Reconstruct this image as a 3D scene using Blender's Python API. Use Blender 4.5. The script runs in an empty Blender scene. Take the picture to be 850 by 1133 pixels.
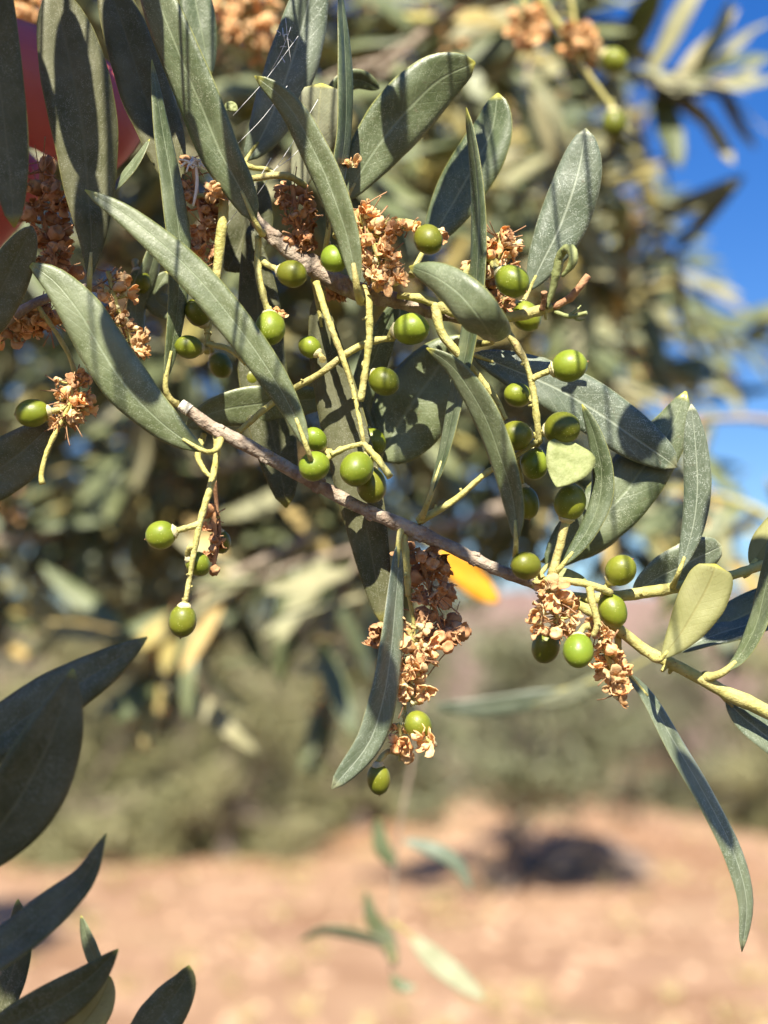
import bpy, bmesh, math, random
import numpy as np
from mathutils import Vector, Matrix, Quaternion
from mathutils import noise as mnoise

random.seed(7)
PI = math.pi
S = bpy.context.scene
COL = S.collection

# ------------------------------------------------------------------ camera
F = 1556.0                       # focal length in pixels of the 850 x 1133 photograph
PITCH = math.radians(9.4)
EYE = Vector((0, 0, 1.55))
FWD = Vector((0, math.cos(PITCH), math.sin(PITCH)))
UP = Vector((0, -math.sin(PITCH), math.cos(PITCH)))
RT = Vector((1, 0, 0))
cam_d = bpy.data.cameras.new('camera')
cam = bpy.data.objects.new('camera', cam_d)
COL.objects.link(cam)
cam.location = EYE
cam.rotation_euler = (PI/2 + PITCH, 0, 0)
cam_d.sensor_fit = 'VERTICAL'
cam_d.sensor_height = 24
cam_d.lens = 24/2 * F/566.5
cam_d.clip_start = 0.01
cam_d.clip_end = 5000
cam_d.dof.use_dof = True
cam_d.dof.focus_distance = 0.250
cam_d.dof.aperture_fstop = (cam_d.lens/1000)/0.0046
cam_d.dof.aperture_blades = 0
S.camera = cam
D0 = 0.25
MMPX = D0/F                      # metres per pixel on the focus plane


def P(px, py, mm=0.0):
    """world point seen at (px, py), mm millimetres nearer than the focus plane"""
    d = D0 - mm/1000.0
    return EYE + d*(FWD + RT*((px-425)/F) + UP*((566.5-py)/F))


def PD(px, py, d):
    return EYE + d*(FWD + RT*((px-425)/F) + UP*((566.5-py)/F))


# ------------------------------------------------------------------ light
EL, AZ = math.radians(43), math.radians(-6)      # sun behind the camera, a little to the left
SUN = Vector((math.sin(AZ)*math.cos(EL), -math.cos(AZ)*math.cos(EL), math.sin(EL)))
w = bpy.data.worlds.new('World')
S.world = w
w.use_nodes = True
nt = w.node_tree
nt.nodes.clear()
sky = nt.nodes.new('ShaderNodeTexSky')
sky.sky_type = 'NISHITA'
sky.sun_disc = False
sky.sun_elevation = EL
sky.sun_rotation = math.atan2(SUN.x, SUN.y)
sky.altitude = 0
sky.air_density = 1.5
sky.dust_density = 0.0
sky.ozone_density = 6.0
bg = nt.nodes.new('ShaderNodeBackground')
bg.inputs['Strength'].default_value = 0.058
out = nt.nodes.new('ShaderNodeOutputWorld')
hsw = nt.nodes.new('ShaderNodeHueSaturation')
hsw.inputs['Saturation'].default_value = 1.34
hsw.inputs['Hue'].default_value = 0.52
nt.links.new(sky.outputs[0], hsw.inputs['Color'])
nt.links.new(hsw.outputs[0], bg.inputs[0])
nt.links.new(bg.outputs[0], out.inputs[0])
sl = bpy.data.lights.new('sun', 'SUN')
sl.energy = 5.0
sl.angle = math.radians(0.5)
sl.color = (1.0, 0.93, 0.80)
so = bpy.data.objects.new('sun', sl)
COL.objects.link(so)
so.location = (0, -2, 8)
so.rotation_euler = SUN.to_track_quat('Z', 'Y').to_euler()

S.view_settings.view_transform = 'Standard'
S.view_settings.look = 'None'
S.view_settings.exposure = 1.36
S.view_settings.gamma = 1.0
S.render.engine = 'CYCLES'
S.cycles.use_denoising = True
S.cycles.max_bounces = 6
S.cycles.diffuse_bounces = 4
S.cycles.glossy_bounces = 2
S.cycles.transmission_bounces = 3
S.cycles.caustics_reflective = False
S.cycles.caustics_refractive = False

# ------------------------------------------------------------------ materials
def new_mat(name):
    m = bpy.data.materials.new(name)
    m.use_nodes = True
    n = m.node_tree.nodes
    return m, n, m.node_tree.links, n['Principled BSDF'], n['Material Output']


def mixrgb(n, l, fac, a, b, mode='MIX'):
    x = n.new('ShaderNodeMix')
    x.data_type = 'RGBA'
    x.blend_type = mode
    for sock, v in ((x.inputs['Factor'], fac), (x.inputs['A'], a), (x.inputs['B'], b)):
        pass
    sf, sa, sb = x.inputs[0], x.inputs[6], x.inputs[7]
    for sock, v in ((sf, fac), (sa, a), (sb, b)):
        if hasattr(v, 'links'):
            l.new(v, sock)
        elif isinstance(v, (int, float)):
            sock.default_value = v
        else:
            sock.default_value = (*v, 1) if len(v) == 3 else v
    return x.outputs[2]


def math_n(n, l, op, a, b=None, clamp=False):
    x = n.new('ShaderNodeMath')
    x.operation = op
    x.use_clamp = clamp
    for i, v in enumerate((a, b)):
        if v is None:
            continue
        if hasattr(v, 'links'):
            l.new(v, x.inputs[i])
        else:
            x.inputs[i].default_value = v
    return x.outputs[0]


def noise_n(n, l, scale, detail=3, rough=0.55, vec=None):
    x = n.new('ShaderNodeTexNoise')
    x.inputs['Scale'].default_value = scale
    x.inputs['Detail'].default_value = detail
    x.inputs['Roughness'].default_value = rough
    if vec is not None:
        l.new(vec, x.inputs['Vector'])
    return x.outputs['Fac']


def ramp_n(n, l, fac, lo, hi):
    x = n.new('ShaderNodeMapRange')
    x.inputs['From Min'].default_value = lo
    x.inputs['From Max'].default_value = hi
    l.new(fac, x.inputs['Value'])
    return x.outputs[0]


def leaf_material(name, colA, colB, vein, speck, speck_amt, rough, transl, spec=0.4, tipcol=None):
    """leaf blade: uv.x runs across (0..1, midrib .5), uv.y from base to tip"""
    m, n, l, b, o = new_mat(name)
    geo = n.new('ShaderNodeNewGeometry')
    uv = n.new('ShaderNodeUVMap')
    sep = n.new('ShaderNodeSeparateXYZ')
    l.new(uv.outputs[0], sep.inputs[0])
    inf = n.new('ShaderNodeObjectInfo')
    pos = geo.outputs['Position']
    c = mixrgb(n, l, ramp_n(n, l, noise_n(n, l, 160, 4, 0.6, pos), 0.35, 0.65), colA, colB)
    # object-to-object variation
    hs = n.new('ShaderNodeHueSaturation')
    l.new(c, hs.inputs['Color'])
    l.new(math_n(n, l, 'ADD', math_n(n, l, 'MULTIPLY', inf.outputs['Random'], 0.5), 0.78), hs.inputs['Value'])
    l.new(math_n(n, l, 'ADD', math_n(n, l, 'MULTIPLY', inf.outputs['Random'], -0.03), 0.515), hs.inputs['Hue'])
    c = hs.outputs['Color']
    # brown specks and dull patches
    bs = ramp_n(n, l, noise_n(n, l, 420, 4, 0.75, pos), 0.63, 0.72)
    c = mixrgb(n, l, math_n(n, l, 'MULTIPLY', bs, 0.45), c, (0.10, 0.075, 0.035))
    dp = ramp_n(n, l, noise_n(n, l, 55, 3, 0.6, pos), 0.5, 0.7)
    c = mixrgb(n, l, math_n(n, l, 'MULTIPLY', dp, 0.22), c, speck)
    # fine silvery scales
    v = n.new('ShaderNodeTexVoronoi')
    v.inputs['Scale'].default_value = 4200
    l.new(pos, v.inputs['Vector'])
    sp = ramp_n(n, l, v.outputs['Distance'], 0.50, 0.20)
    sp2 = ramp_n(n, l, noise_n(n, l, 1100, 3, 0.7, pos), 0.42, 0.58)
    sp3 = ramp_n(n, l, noise_n(n, l, 120, 3, 0.6, pos), 0.30, 0.66)
    spk = math_n(n, l, 'MULTIPLY', math_n(n, l, 'MULTIPLY', math_n(n, l, 'MULTIPLY', sp, sp2), sp3), speck_amt, True)
    c = mixrgb(n, l, spk, c, speck)
    # midrib + faint side veins
    du = math_n(n, l, 'ABSOLUTE', math_n(n, l, 'SUBTRACT', sep.outputs[0], 0.5))
    mid = ramp_n(n, l, du, 0.035, 0.008)
    ph = math_n(n, l, 'SUBTRACT', math_n(n, l, 'MULTIPLY', sep.outputs[1], 75.0), math_n(n, l, 'MULTIPLY', du, 30.0))
    sv = ramp_n(n, l, math_n(n, l, 'SINE', ph), 0.86, 1.0)
    sv = math_n(n, l, 'MULTIPLY', sv, 0.16)
    vv = math_n(n, l, 'MAXIMUM', math_n(n, l, 'MULTIPLY', mid, 0.65), sv)
    c = mixrgb(n, l, vv, c, vein)
    if tipcol is not None:
        c = mixrgb(n, l, ramp_n(n, l, sep.outputs[1], 0.955, 0.995), c, tipcol)
        edge = ramp_n(n, l, du, 0.475, 0.5)
        c = mixrgb(n, l, math_n(n, l, 'MULTIPLY', edge, 0.4), c, tipcol)
    l.new(c, b.inputs['Base Color'])
    b.inputs['Roughness'].default_value = rough
    b.inputs['Specular IOR Level'].default_value = spec
    rr = math_n(n, l, 'ADD', math_n(n, l, 'MULTIPLY', noise_n(n, l, 700, 3, 0.6, pos), 0.35), rough-0.17)
    l.new(rr, b.inputs['Roughness'])
    bp = n.new('ShaderNodeBump')
    bp.inputs['Strength'].default_value = 0.55
    bp.inputs['Distance'].default_value = 0.0004
    h = math_n(n, l, 'ADD', math_n(n, l, 'MULTIPLY', noise_n(n, l, 1500, 3, 0.65, pos), 0.30),
               math_n(n, l, 'MULTIPLY', noise_n(n, l, 170, 3, 0.5, pos), 0.9))
    h = math_n(n, l, 'SUBTRACT', h, math_n(n, l, 'MULTIPLY', vv, 0.35))
    l.new(h, bp.inputs['Height'])
    l.new(bp.outputs[0], b.inputs['Normal'])
    if transl > 0:
        t = n.new('ShaderNodeBsdfTranslucent')
        t.inputs['Color'].default_value = (0.30, 0.36, 0.07, 1)
        ms = n.new('ShaderNodeMixShader')
        ms.inputs[0].default_value = transl
        l.new(b.outputs[0], ms.inputs[1])
        l.new(t.outputs[0], ms.inputs[2])
        l.new(ms.outputs[0], o.inputs['Surface'])
    return m


M_TOP = leaf_material('leaf_upper', (0.058, 0.080, 0.028), (0.112, 0.140, 0.066), (0.22, 0.26, 0.15), (0.38, 0.41, 0.28), 0.75, 0.45, 0.03, 0.62, (0.42, 0.40, 0.06))
M_UND = leaf_material('leaf_under', (0.20, 0.215, 0.13), (0.25, 0.26, 0.165), (0.36, 0.36, 0.20), (0.45, 0.45, 0.36), 0.35, 0.6, 0.05, 0.3, (0.42, 0.38, 0.06))
M_SILVER = leaf_material('leaf_silvery', (0.082, 0.108, 0.060), (0.124, 0.150, 0.092), (0.34, 0.38, 0.28), (0.42, 0.46, 0.38), 1.0, 0.46, 0.03, 0.6, (0.35, 0.36, 0.2))
M_KHAKI = leaf_material('leaf_khaki', (0.27, 0.255, 0.095), (0.33, 0.31, 0.13), (0.22, 0.20, 0.07), (0.45, 0.43, 0.25), 0.3, 0.6, 0.10, 0.25, (0.40, 0.35, 0.05))
M_DRYLEAF = leaf_material('leaf_withered', (0.75, 0.27, 0.015), (0.80, 0.38, 0.02), (0.75, 0.40, 0.05), (0.7, 0.3, 0.02), 0.2, 0.55, 0.25, 0.25, (0.55, 0.12, 0.02))
M_SHADED = leaf_material('leaf_shaded', (0.062, 0.066, 0.026), (0.104, 0.106, 0.054), (0.15, 0.15, 0.085), (0.27, 0.27, 0.20), 0.9, 0.55, 0.02, 0.28, (0.30, 0.28, 0.06))  # darker, duller leaf copy: the shade on these leaves is put into the colour
M_BGTOP = leaf_material('leaf_upper_soft', (0.108, 0.128, 0.050), (0.160, 0.180, 0.080), (0.24, 0.28, 0.15), (0.40, 0.44, 0.36), 0.3, 0.45, 0.16, 0.45)
M_BGUND = leaf_material('leaf_under_soft', (0.28, 0.27, 0.14), (0.37, 0.345, 0.20), (0.36, 0.36, 0.20), (0.45, 0.45, 0.36), 0.3, 0.6, 0.2, 0.3)
M_BGYEL = leaf_material('leaf_yellowing', (0.40, 0.29, 0.09), (0.33, 0.27, 0.12), (0.5, 0.42, 0.12), (0.5, 0.45, 0.2), 0.3, 0.6, 0.15, 0.3)


def simple_mat(name, colA, colB, scale, rough, bump=0.3, bscale=None, bdist=0.0004, sss=0.0, var=0.0, transl=0.0, spec=0.4, lo=0.35, hi=0.65, sheen=0):
    m, n, l, b, o = new_mat(name)
    geo = n.new('ShaderNodeNewGeometry')
    pos = geo.outputs['Position']
    c = mixrgb(n, l, ramp_n(n, l, noise_n(n, l, scale, 4, 0.6, pos), lo, hi), colA, colB)
    if var:
        inf = n.new('ShaderNodeObjectInfo')
        hs = n.new('ShaderNodeHueSaturation')
        l.new(c, hs.inputs['Color'])
        l.new(math_n(n, l, 'ADD', math_n(n, l, 'MULTIPLY', inf.outputs['Random'], var), 1-var/2), hs.inputs['Value'])
        c = hs.outputs['Color']
    l.new(c, b.inputs['Base Color'])
    b.inputs['Roughness'].default_value = rough
    b.inputs['Specular IOR Level'].default_value = spec
    if bump:
        bp = n.new('ShaderNodeBump')
        bp.inputs['Strength'].default_value = bump
        bp.inputs['Distance'].default_value = bdist
        l.new(noise_n(n, l, bscale or scale*4, 4, 0.6, pos), bp.inputs['Height'])
        l.new(bp.outputs[0], b.inputs['Normal'])
    if sss:
        b.inputs['Subsurface Weight'].default_value = sss
        b.inputs['Subsurface Radius'].default_value = (1.0, 0.8, 0.3)
        b.inputs['Subsurface Scale'].default_value = 0.0012
    if transl:
        t = n.new('ShaderNodeBsdfTranslucent')
        l.new(c, t.inputs['Color'])
        ms = n.new('ShaderNodeMixShader')
        ms.inputs[0].default_value = transl
        l.new(b.outputs[0], ms.inputs[1])
        l.new(t.outputs[0], ms.inputs[2])
        l.new(ms.outputs[0], o.inputs['Surface'])
    return m


M_BARK = simple_mat('bark_twig', (0.24, 0.175, 0.125), (0.43, 0.355, 0.265), 330, 0.8, 1.0, 900, 0.0009, lo=0.38, hi=0.62)
M_BARKY = simple_mat('green_twig', (0.40, 0.35, 0.09), (0.50, 0.45, 0.15), 500, 0.55, 0.6, 1800, 0.0004, lo=0.3, hi=0.7)
def stalk_mat():
    m, n, l, b, o = new_mat('stalk')
    geo = n.new('ShaderNodeNewGeometry')
    pos = geo.outputs['Position']
    c = mixrgb(n, l, ramp_n(n, l, noise_n(n, l, 300, 4, 0.65, pos), 0.3, 0.7), (0.36, 0.33, 0.075), (0.56, 0.51, 0.19))
    c = mixrgb(n, l, math_n(n, l, 'MULTIPLY', ramp_n(n, l, noise_n(n, l, 90, 3, 0.6, pos), 0.5, 0.68), 0.55), c, (0.36, 0.27, 0.13))
    c = mixrgb(n, l, ramp_n(n, l, noise_n(n, l, 1300, 3, 0.7, pos), 0.64, 0.72), c, (0.20, 0.12, 0.05))
    l.new(c, b.inputs['Base Color'])
    b.inputs['Roughness'].default_value = 0.62
    b.inputs['Subsurface Weight'].default_value = 0.12
    b.inputs['Subsurface Radius'].default_value = (1, .8, .3)
    b.inputs['Subsurface Scale'].default_value = 0.0008
    bp = n.new('ShaderNodeBump')
    bp.inputs['Strength'].default_value = 0.6
    bp.inputs['Distance'].default_value = 0.0006
    h = math_n(n, l, 'ADD', noise_n(n, l, 1500, 4, 0.7, pos), math_n(n, l, 'MULTIPLY', noise_n(n, l, 520, 3, 0.6, pos), 1.4))
    l.new(h, bp.inputs['Height'])
    l.new(bp.outputs[0], b.inputs['Normal'])
    return m


M_STALK = stalk_mat()
M_CUT = simple_mat('cut_wood', (0.72, 0.66, 0.52), (0.80, 0.75, 0.62), 900, 0.8, 0.5)
M_BROWN = simple_mat('dry_brown', (0.28, 0.14, 0.07), (0.42, 0.24, 0.12), 600, 0.8, 0.6, var=0.4)
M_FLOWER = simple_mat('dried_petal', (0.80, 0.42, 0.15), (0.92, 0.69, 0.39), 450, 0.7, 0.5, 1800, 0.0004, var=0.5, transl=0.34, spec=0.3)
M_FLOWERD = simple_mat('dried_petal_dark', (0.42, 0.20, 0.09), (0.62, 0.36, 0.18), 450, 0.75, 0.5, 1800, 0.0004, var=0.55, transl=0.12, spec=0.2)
M_CALYX = simple_mat('calyx', (0.52, 0.47, 0.22), (0.66, 0.60, 0.36), 900, 0.65, 0.4)
M_WHITE = simple_mat('bleached_scrap', (0.75, 0.70, 0.62), (0.85, 0.80, 0.72), 900, 0.8, 0.3)
M_WEB = simple_mat('web_silk', (0.7, 0.7, 0.68), (0.8, 0.8, 0.78), 900, 0.4, 0)
M_CURL = simple_mat('young_leaf', (0.22, 0.25, 0.085), (0.31, 0.34, 0.14), 800, 0.6, 0.5, 2000, 0.0003, transl=0.1)

# olive skin with pale lenticels
m, n, l, b, o = new_mat('olive_skin')
geo = n.new('ShaderNodeNewGeometry')
pos = geo.outputs['Position']
inf = n.new('ShaderNodeObjectInfo')
c = mixrgb(n, l, ramp_n(n, l, noise_n(n, l, 140, 2, 0.5, pos), 0.35, 0.65), (0.125, 0.165, 0.010), (0.195, 0.235, 0.020))
v = n.new('ShaderNodeTexVoronoi')
v.inputs['Scale'].default_value = 1900
l.new(pos, v.inputs['Vector'])
sp = math_n(n, l, 'MULTIPLY', ramp_n(n, l, v.outputs['Distance'], 0.22, 0.08), ramp_n(n, l, noise_n(n, l, 500, 2, 0.5, pos), 0.42, 0.6), True)
c = mixrgb(n, l, math_n(n, l, 'MULTIPLY', sp, 0.8), c, (0.46, 0.50, 0.16))
hs = n.new('ShaderNodeHueSaturation')
l.new(c, hs.inputs['Color'])
l.new(math_n(n, l, 'ADD', math_n(n, l, 'MULTIPLY', inf.outputs['Random'], 0.6), 0.72), hs.inputs['Value'])
l.new(math_n(n, l, 'ADD', math_n(n, l, 'MULTIPLY', inf.outputs['Random'], 0.035), 0.475), hs.inputs['Hue'])
l.new(hs.outputs[0], b.inputs['Base Color'])
b.inputs['Subsurface Weight'].default_value = 0.25
b.inputs['Subsurface Radius'].default_value = (0.6, 1.0, 0.15)
b.inputs['Subsurface Scale'].default_value = 0.0012
l.new(math_n(n, l, 'ADD', math_n(n, l, 'MULTIPLY', noise_n(n, l, 800, 3, 0.6, pos), 0.25), 0.30), b.inputs['Roughness'])
b.inputs['Specular IOR Level'].default_value = 0.42
bp = n.new('ShaderNodeBump')
bp.inputs['Strength'].default_value = 0.25
bp.inputs['Distance'].default_value = 0.0003
l.new(math_n(n, l, 'ADD', noise_n(n, l, 900, 3, 0.6, pos), math_n(n, l, 'MULTIPLY', noise_n(n, l, 150, 2, 0.5, pos), 1.5)), bp.inputs['Height'])
l.new(bp.outputs[0], b.inputs['Normal'])
M_OLIVE = m

# skin
m, n, l, b, o = new_mat('skin')
geo = n.new('ShaderNodeNewGeometry')
c = mixrgb(n, l, ramp_n(n, l, noise_n(n, l, 60, 3, 0.5, geo.outputs['Position']), 0.3, 0.7), (0.44, 0.085, 0.080), (0.50, 0.12, 0.105))
l.new(c, b.inputs['Base Color'])
b.inputs['Roughness'].default_value = 0.5
b.inputs['Subsurface Weight'].default_value = 0.3
b.inputs['Subsurface Radius'].default_value = (1.0, 0.25, 0.15)
b.inputs['Subsurface Scale'].default_value = 0.004
bp = n.new('ShaderNodeBump')
bp.inputs['Strength'].default_value = 0.2
bp.inputs['Distance'].default_value = 0.0005
l.new(noise_n(n, l, 900, 3, 0.6, geo.outputs['Position']), bp.inputs['Height'])
l.new(bp.outputs[0], b.inputs['Normal'])
M_SKIN = m
M_NAIL = simple_mat('nail', (0.62, 0.30, 0.28), (0.68, 0.36, 0.33), 90, 0.3, 0)

# ------------------------------------------------------------------ object helpers
def tag(o, label=None, cat=None, group=None, kind=None):
    if label: o['label'] = label
    if cat: o['category'] = cat
    if group: o['group'] = group
    if kind: o['kind'] = kind
    return o


def empty(name, loc):
    o = bpy.data.objects.new(name, None)
    o.empty_display_size = 0.01
    COL.objects.link(o)
    o.location = loc
    return o


def link(name, me, parent=None, mw=None):
    """link a mesh whose vertices are in world space (or placed by mw) under an unrotated, unscaled parent"""
    o = bpy.data.objects.new(name, me)
    COL.objects.link(o)
    if parent is not None:
        o.parent = parent
        root = parent
        off = Vector((0, 0, 0))
        while root is not None:
            off += root.location if root.type == 'EMPTY' else Vector((0, 0, 0))
            root = root.parent
        o.matrix_parent_inverse = Matrix.Identity(4)
        if mw is None:
            # children of an empty sit at -offset; children of meshes inherit that already
            o.location = -parent.location if parent.type == 'EMPTY' else Vector((0, 0, 0))
        else:
            o.matrix_basis = mw if parent.type != 'EMPTY' else Matrix.Translation(-parent.location) @ mw
    elif mw is not None:
        o.matrix_basis = mw
    return o


def smooth(me):
    for p in me.polygons:
        p.use_smooth = True
    return me


def catmull(pts, k):
    """resample a polyline of vectors to k+1 points by arc length on a Catmull-Rom curve"""
    p = [2*pts[0]-pts[1]] + list(pts) + [2*pts[-1]-pts[-2]]
    dense = []
    for i in range(1, len(p)-2):
        for s in range(12):
            t = s/12
            a, b_, c_, d = p[i-1], p[i], p[i+1], p[i+2]
            dense.append(0.5*((2*b_) + (c_-a)*t + (2*a-5*b_+4*c_-d)*t*t + (3*b_-a-3*c_+d)*t**3))
    dense.append(p[-2].copy())
    L = [0.0]
    for i in range(1, len(dense)):
        L.append(L[-1]+(dense[i]-dense[i-1]).length)
    outp, j = [], 0
    for i in range(k+1):
        s = L[-1]*i/k
        while j < len(L)-2 and L[j+1] < s:
            j += 1
        f = (s-L[j])/max(1e-12, L[j+1]-L[j])
        outp.append(dense[j].lerp(dense[j+1], min(1, max(0, f))))
    return outp


def lerp_list(vals, t):
    if not isinstance(vals, (list, tuple)):
        return vals
    x = t*(len(vals)-1)
    i = min(int(x), len(vals)-2)
    return vals[i]+(vals[i+1]-vals[i])*(x-i)


def tube_into(bm, pts, radii, k=None, seg=10, rough=0.06, mi=0, seed=0, caps=True, uneven=0.0):
    k = k or max(6, len(pts)*5)
    c = catmull(pts, k)
    T0 = (c[1]-c[0]).normalized()
    ref = T0.orthogonal().normalized()
    rings = []
    for i, q in enumerate(c):
        T = (c[min(i+1, k)]-c[max(i-1, 0)]).normalized()
        ref = (ref - T*ref.dot(T)).normalized()
        B = T.cross(ref)
        r = lerp_list(radii, i/k)
        r *= 1 + uneven*mnoise.noise(Vector((i*0.6, seed*3.7, 0)))
        ring = []
        for s in range(seg):
            a = 2*PI*s/seg
            rr = r*(1+rough*mnoise.noise(Vector((i*0.45+seed*9.1, math.cos(a)*1.6, math.sin(a)*1.6)))*2)
            ring.append(bm.verts.new(q + ref*(math.cos(a)*rr) + B*(math.sin(a)*rr)))
        rings.append(ring)
    for i in range(k):
        for s in range(seg):
            f = bm.faces.new((rings[i][s], rings[i][(s+1) % seg], rings[i+1][(s+1) % seg], rings[i+1][s]))
            f.material_index = mi
            f.smooth = True
    if caps:
        f = bm.faces.new(rings[0][::-1]); f.material_index = mi
        f = bm.faces.new(rings[-1]); f.material_index = mi
    return rings


def bm_mesh(bm, name, mats):
    bmesh.ops.recalc_face_normals(bm, faces=bm.faces)
    me = bpy.data.meshes.new(name)
    bm.to_mesh(me)
    bm.free()
    for m_ in mats:
        me.materials.append(m_)
    return me


def px_pts(lst, mm=0.0):
    return [P(q[0], q[1], q[2] if len(q) > 2 else mm) for q in lst]


_seed = [0]


def stem(parent, lst, rpx, mat, name='stem', mm=0.0, rough=0.10, seg=12, uneven=0.12, k=None, extra=None):
    """lst: pixel points; rpx: radius in pixels at the focus plane (number or list)"""
    _seed[0] += 1
    bm = bmesh.new()
    thin = 0.88 if name == 'fruit_stalk' else 1.0
    rad = [r*MMPX*thin for r in rpx] if isinstance(rpx, (list, tuple)) else rpx*MMPX*thin
    tube_into(bm, px_pts(lst, mm), rad, k=k, seg=seg, rough=rough, seed=_seed[0], uneven=uneven)
    if name in ('fruit_stalk', 'green_shoot') and mat is M_STALK:
        # nodes: little swellings with the stubs of fallen flowers
        q_ = catmull(px_pts(lst, mm), 60)
        L_ = sum((q_[i+1]-q_[i]).length for i in range(60))
        r_ = random.Random(_seed[0]*7)
        for i in range(int(L_/0.009)):
            i_ = r_.randint(5, 55)
            rr = lerp_list(rad, i_/60)
            T = (q_[i_+1]-q_[i_-1]).normalized()
            sd_ = T.cross(Vector((r_.gauss(0, 1), r_.gauss(0, 1)-.6, r_.gauss(0, 1)))).normalized()
            a_ = q_[i_]+sd_*rr*0.45
            e_ = a_+(sd_+T*r_.uniform(-.2, .7)).normalized()*rr*r_.uniform(0.9, 1.9)
            tube_into(bm, [a_, a_.lerp(e_, .6), e_], [rr*0.62, rr*0.42, rr*r_.uniform(.22, .42)], k=5, seg=7, rough=0.15, seed=i)
    if name == 'stem' and mat is M_BARK and parent.name.startswith('olive_branch') and len(lst) > 8:
        q_ = catmull(px_pts(lst, mm), 60)
        r_ = random.Random(_seed[0])
        for i_ in (7, 15, 24, 33, 41, 50):
            rr = lerp_list(rad, i_/60)
            T = (q_[i_+1]-q_[i_-1]).normalized()
            for sg_ in (-1, 1):
                sd_ = (UP*sg_*r_.uniform(.6, 1) - FWD*r_.uniform(.1, .8)+RT*r_.uniform(-.3, .3))
                sd_ = (sd_-T*sd_.dot(T)).normalized()
                a_ = q_[i_]+sd_*rr*0.5
                tube_into(bm, [a_-T*rr*1.2, a_+sd_*rr*0.32, a_+sd_*rr*0.62+T*rr*.5], [rr*.35, rr*0.55, rr*0.3], k=6, seg=8, rough=0.2, seed=i_)
    mats = [mat]
    if extra:
        extra(bm); mats = [mat, M_CUT]
    return link(name, bm_mesh(bm, name, mats), parent)


NU, NV = 10, 26


def leaf_mesh(c, Wm, roll, a=0.62, b=0.72, fold=0.16, curl=0.16, wave=0.055, mats=None, thick=0.00028, view=None, seed=0, nu=NU, nv=NV):
    """c: polyline base->tip (world), Wm: full width in metres, roll in degrees about the axis (number or list).
    roll 0 shows the upper side to the camera; >0 tips it to the left of the direction of growth."""
    k = nv
    c = catmull(c, k)
    norm = (a/(a+b))**a * (b/(a+b))**b
    verts, uvs = [], []
    rows = []
    for i in range(k+1):
        t = i/k
        T = (c[min(i+1, k)]-c[max(i-1, 0)]).normalized()
        V = ((EYE if view is None else view)-c[i]).normalized()
        Sd = V.cross(T)
        if Sd.length < 1e-4:
            Sd = RT.copy()
        Sd.normalize()
        N = T.cross(Sd).normalized()
        r = math.radians(lerp_list(roll, t))
        N2 = N*math.cos(r) + Sd*math.sin(r)
        S2 = Sd*math.cos(r) - N*math.sin(r)
        tt = min(max(t, 0.0), 1.0)
        wd = Wm/2*max(0.035, (tt**a)*((1-tt)**b)/norm)
        wd *= 1+0.035*mnoise.noise(Vector((t*7, seed*5.3, 1)))
        row = []
        for j in range(nu+1):
            u = -1+2*j/nu
            asym = 1+0.06*math.sin(seed*2.1)*(1 if u > 0 else -1)
            z = fold*abs(u)*wd - curl*(u**4)*wd + wave*wd*mnoise.noise(Vector((t*4.5, u*1.3, seed*7.7)))*2
            row.append((c[i]+S2*(u*wd*asym)+N2*z, N2))
        rows.append(row)
    bm = bmesh.new()
    uvl = bm.loops.layers.uv.new('UVMap')
    top, bot = [], []
    for i, row in enumerate(rows):
        t = i/k
        th = thick*(0.35+0.65*math.sin(PI*min(0.97, max(0.03, t))))
        top.append([bm.verts.new(p+nn*th/2*(1 if 0 < j < nu else 0.3)) for j, (p, nn) in enumerate(row)])
        bot.append([bm.verts.new(p-nn*th/2*(1 if 0 < j < nu else 0.3)) for j, (p, nn) in enumerate(row)])
    tmap = {}
    for i in range(k+1):
        for j in range(nu+1):
            tmap[top[i][j]] = (j/nu, i/k)
            tmap[bot[i][j]] = (j/nu, i/k)
    fs = []
    for i in range(k):
        for j in range(nu):
            f = bm.faces.new((top[i][j], top[i][j+1], top[i+1][j+1], top[i+1][j])); f.material_index = 0; fs.append(f)
            f = bm.faces.new((bot[i][j], bot[i+1][j], bot[i+1][j+1], bot[i][j+1])); f.material_index = 1; fs.append(f)
        for j in (0, nu):
            f = bm.faces.new((top[i][j], top[i+1][j], bot[i+1][j], bot[i][j])); f.material_index = 1; fs.append(f)
    for i in (0, k):
        f = bm.faces.new(top[i]+bot[i][::-1]); f.material_index = 1; fs.append(f)
    for f in fs:
        f.smooth = True
        for lp in f.loops:
            lp[uvl].uv = tmap[lp.vert]
    bmesh.ops.recalc_face_normals(bm, faces=bm.faces)
    me = bpy.data.meshes.new('leaf')
    bm.to_mesh(me)
    bm.free()
    for m_ in (mats or (M_TOP, M_UND)):
        me.materials.append(m_)
    return me


_ls = [0]


def leaf(parent, lst, Wpx, roll=0, mm=0.0, label=None, pet=None, pet_r=4.0, **kw):
    """lst: pixel centreline base -> tip; Wpx: true width in px; pet: pixel point(s) where the petiole meets the twig"""
    _ls[0] += 1
    pts = px_pts(lst, mm)
    me = leaf_mesh(pts, Wpx*MMPX, roll, seed=_ls[0], **kw)
    o = link('leaf', me, parent)
    if label:
        o['label'] = label
    if pet is not None:
        bm = bmesh.new()
        pp = [P(*pet) if len(pet) == 3 else P(pet[0], pet[1], mm)]
        q = catmull(pts, 20)
        pp += [pp[0].lerp(q[0], 0.55) + (q[0]-q[2])*0.2, q[0], q[2]]
        tube_into(bm, pp, [pet_r*1.15*MMPX, pet_r*0.8*MMPX, pet_r*0.7*MMPX, pet_r*0.45*MMPX], k=10, seg=8, rough=0.05, seed=_ls[0])
        link('petiole', bm_mesh(bm, 'petiole', [M_STALK]), o)
    return o


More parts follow.
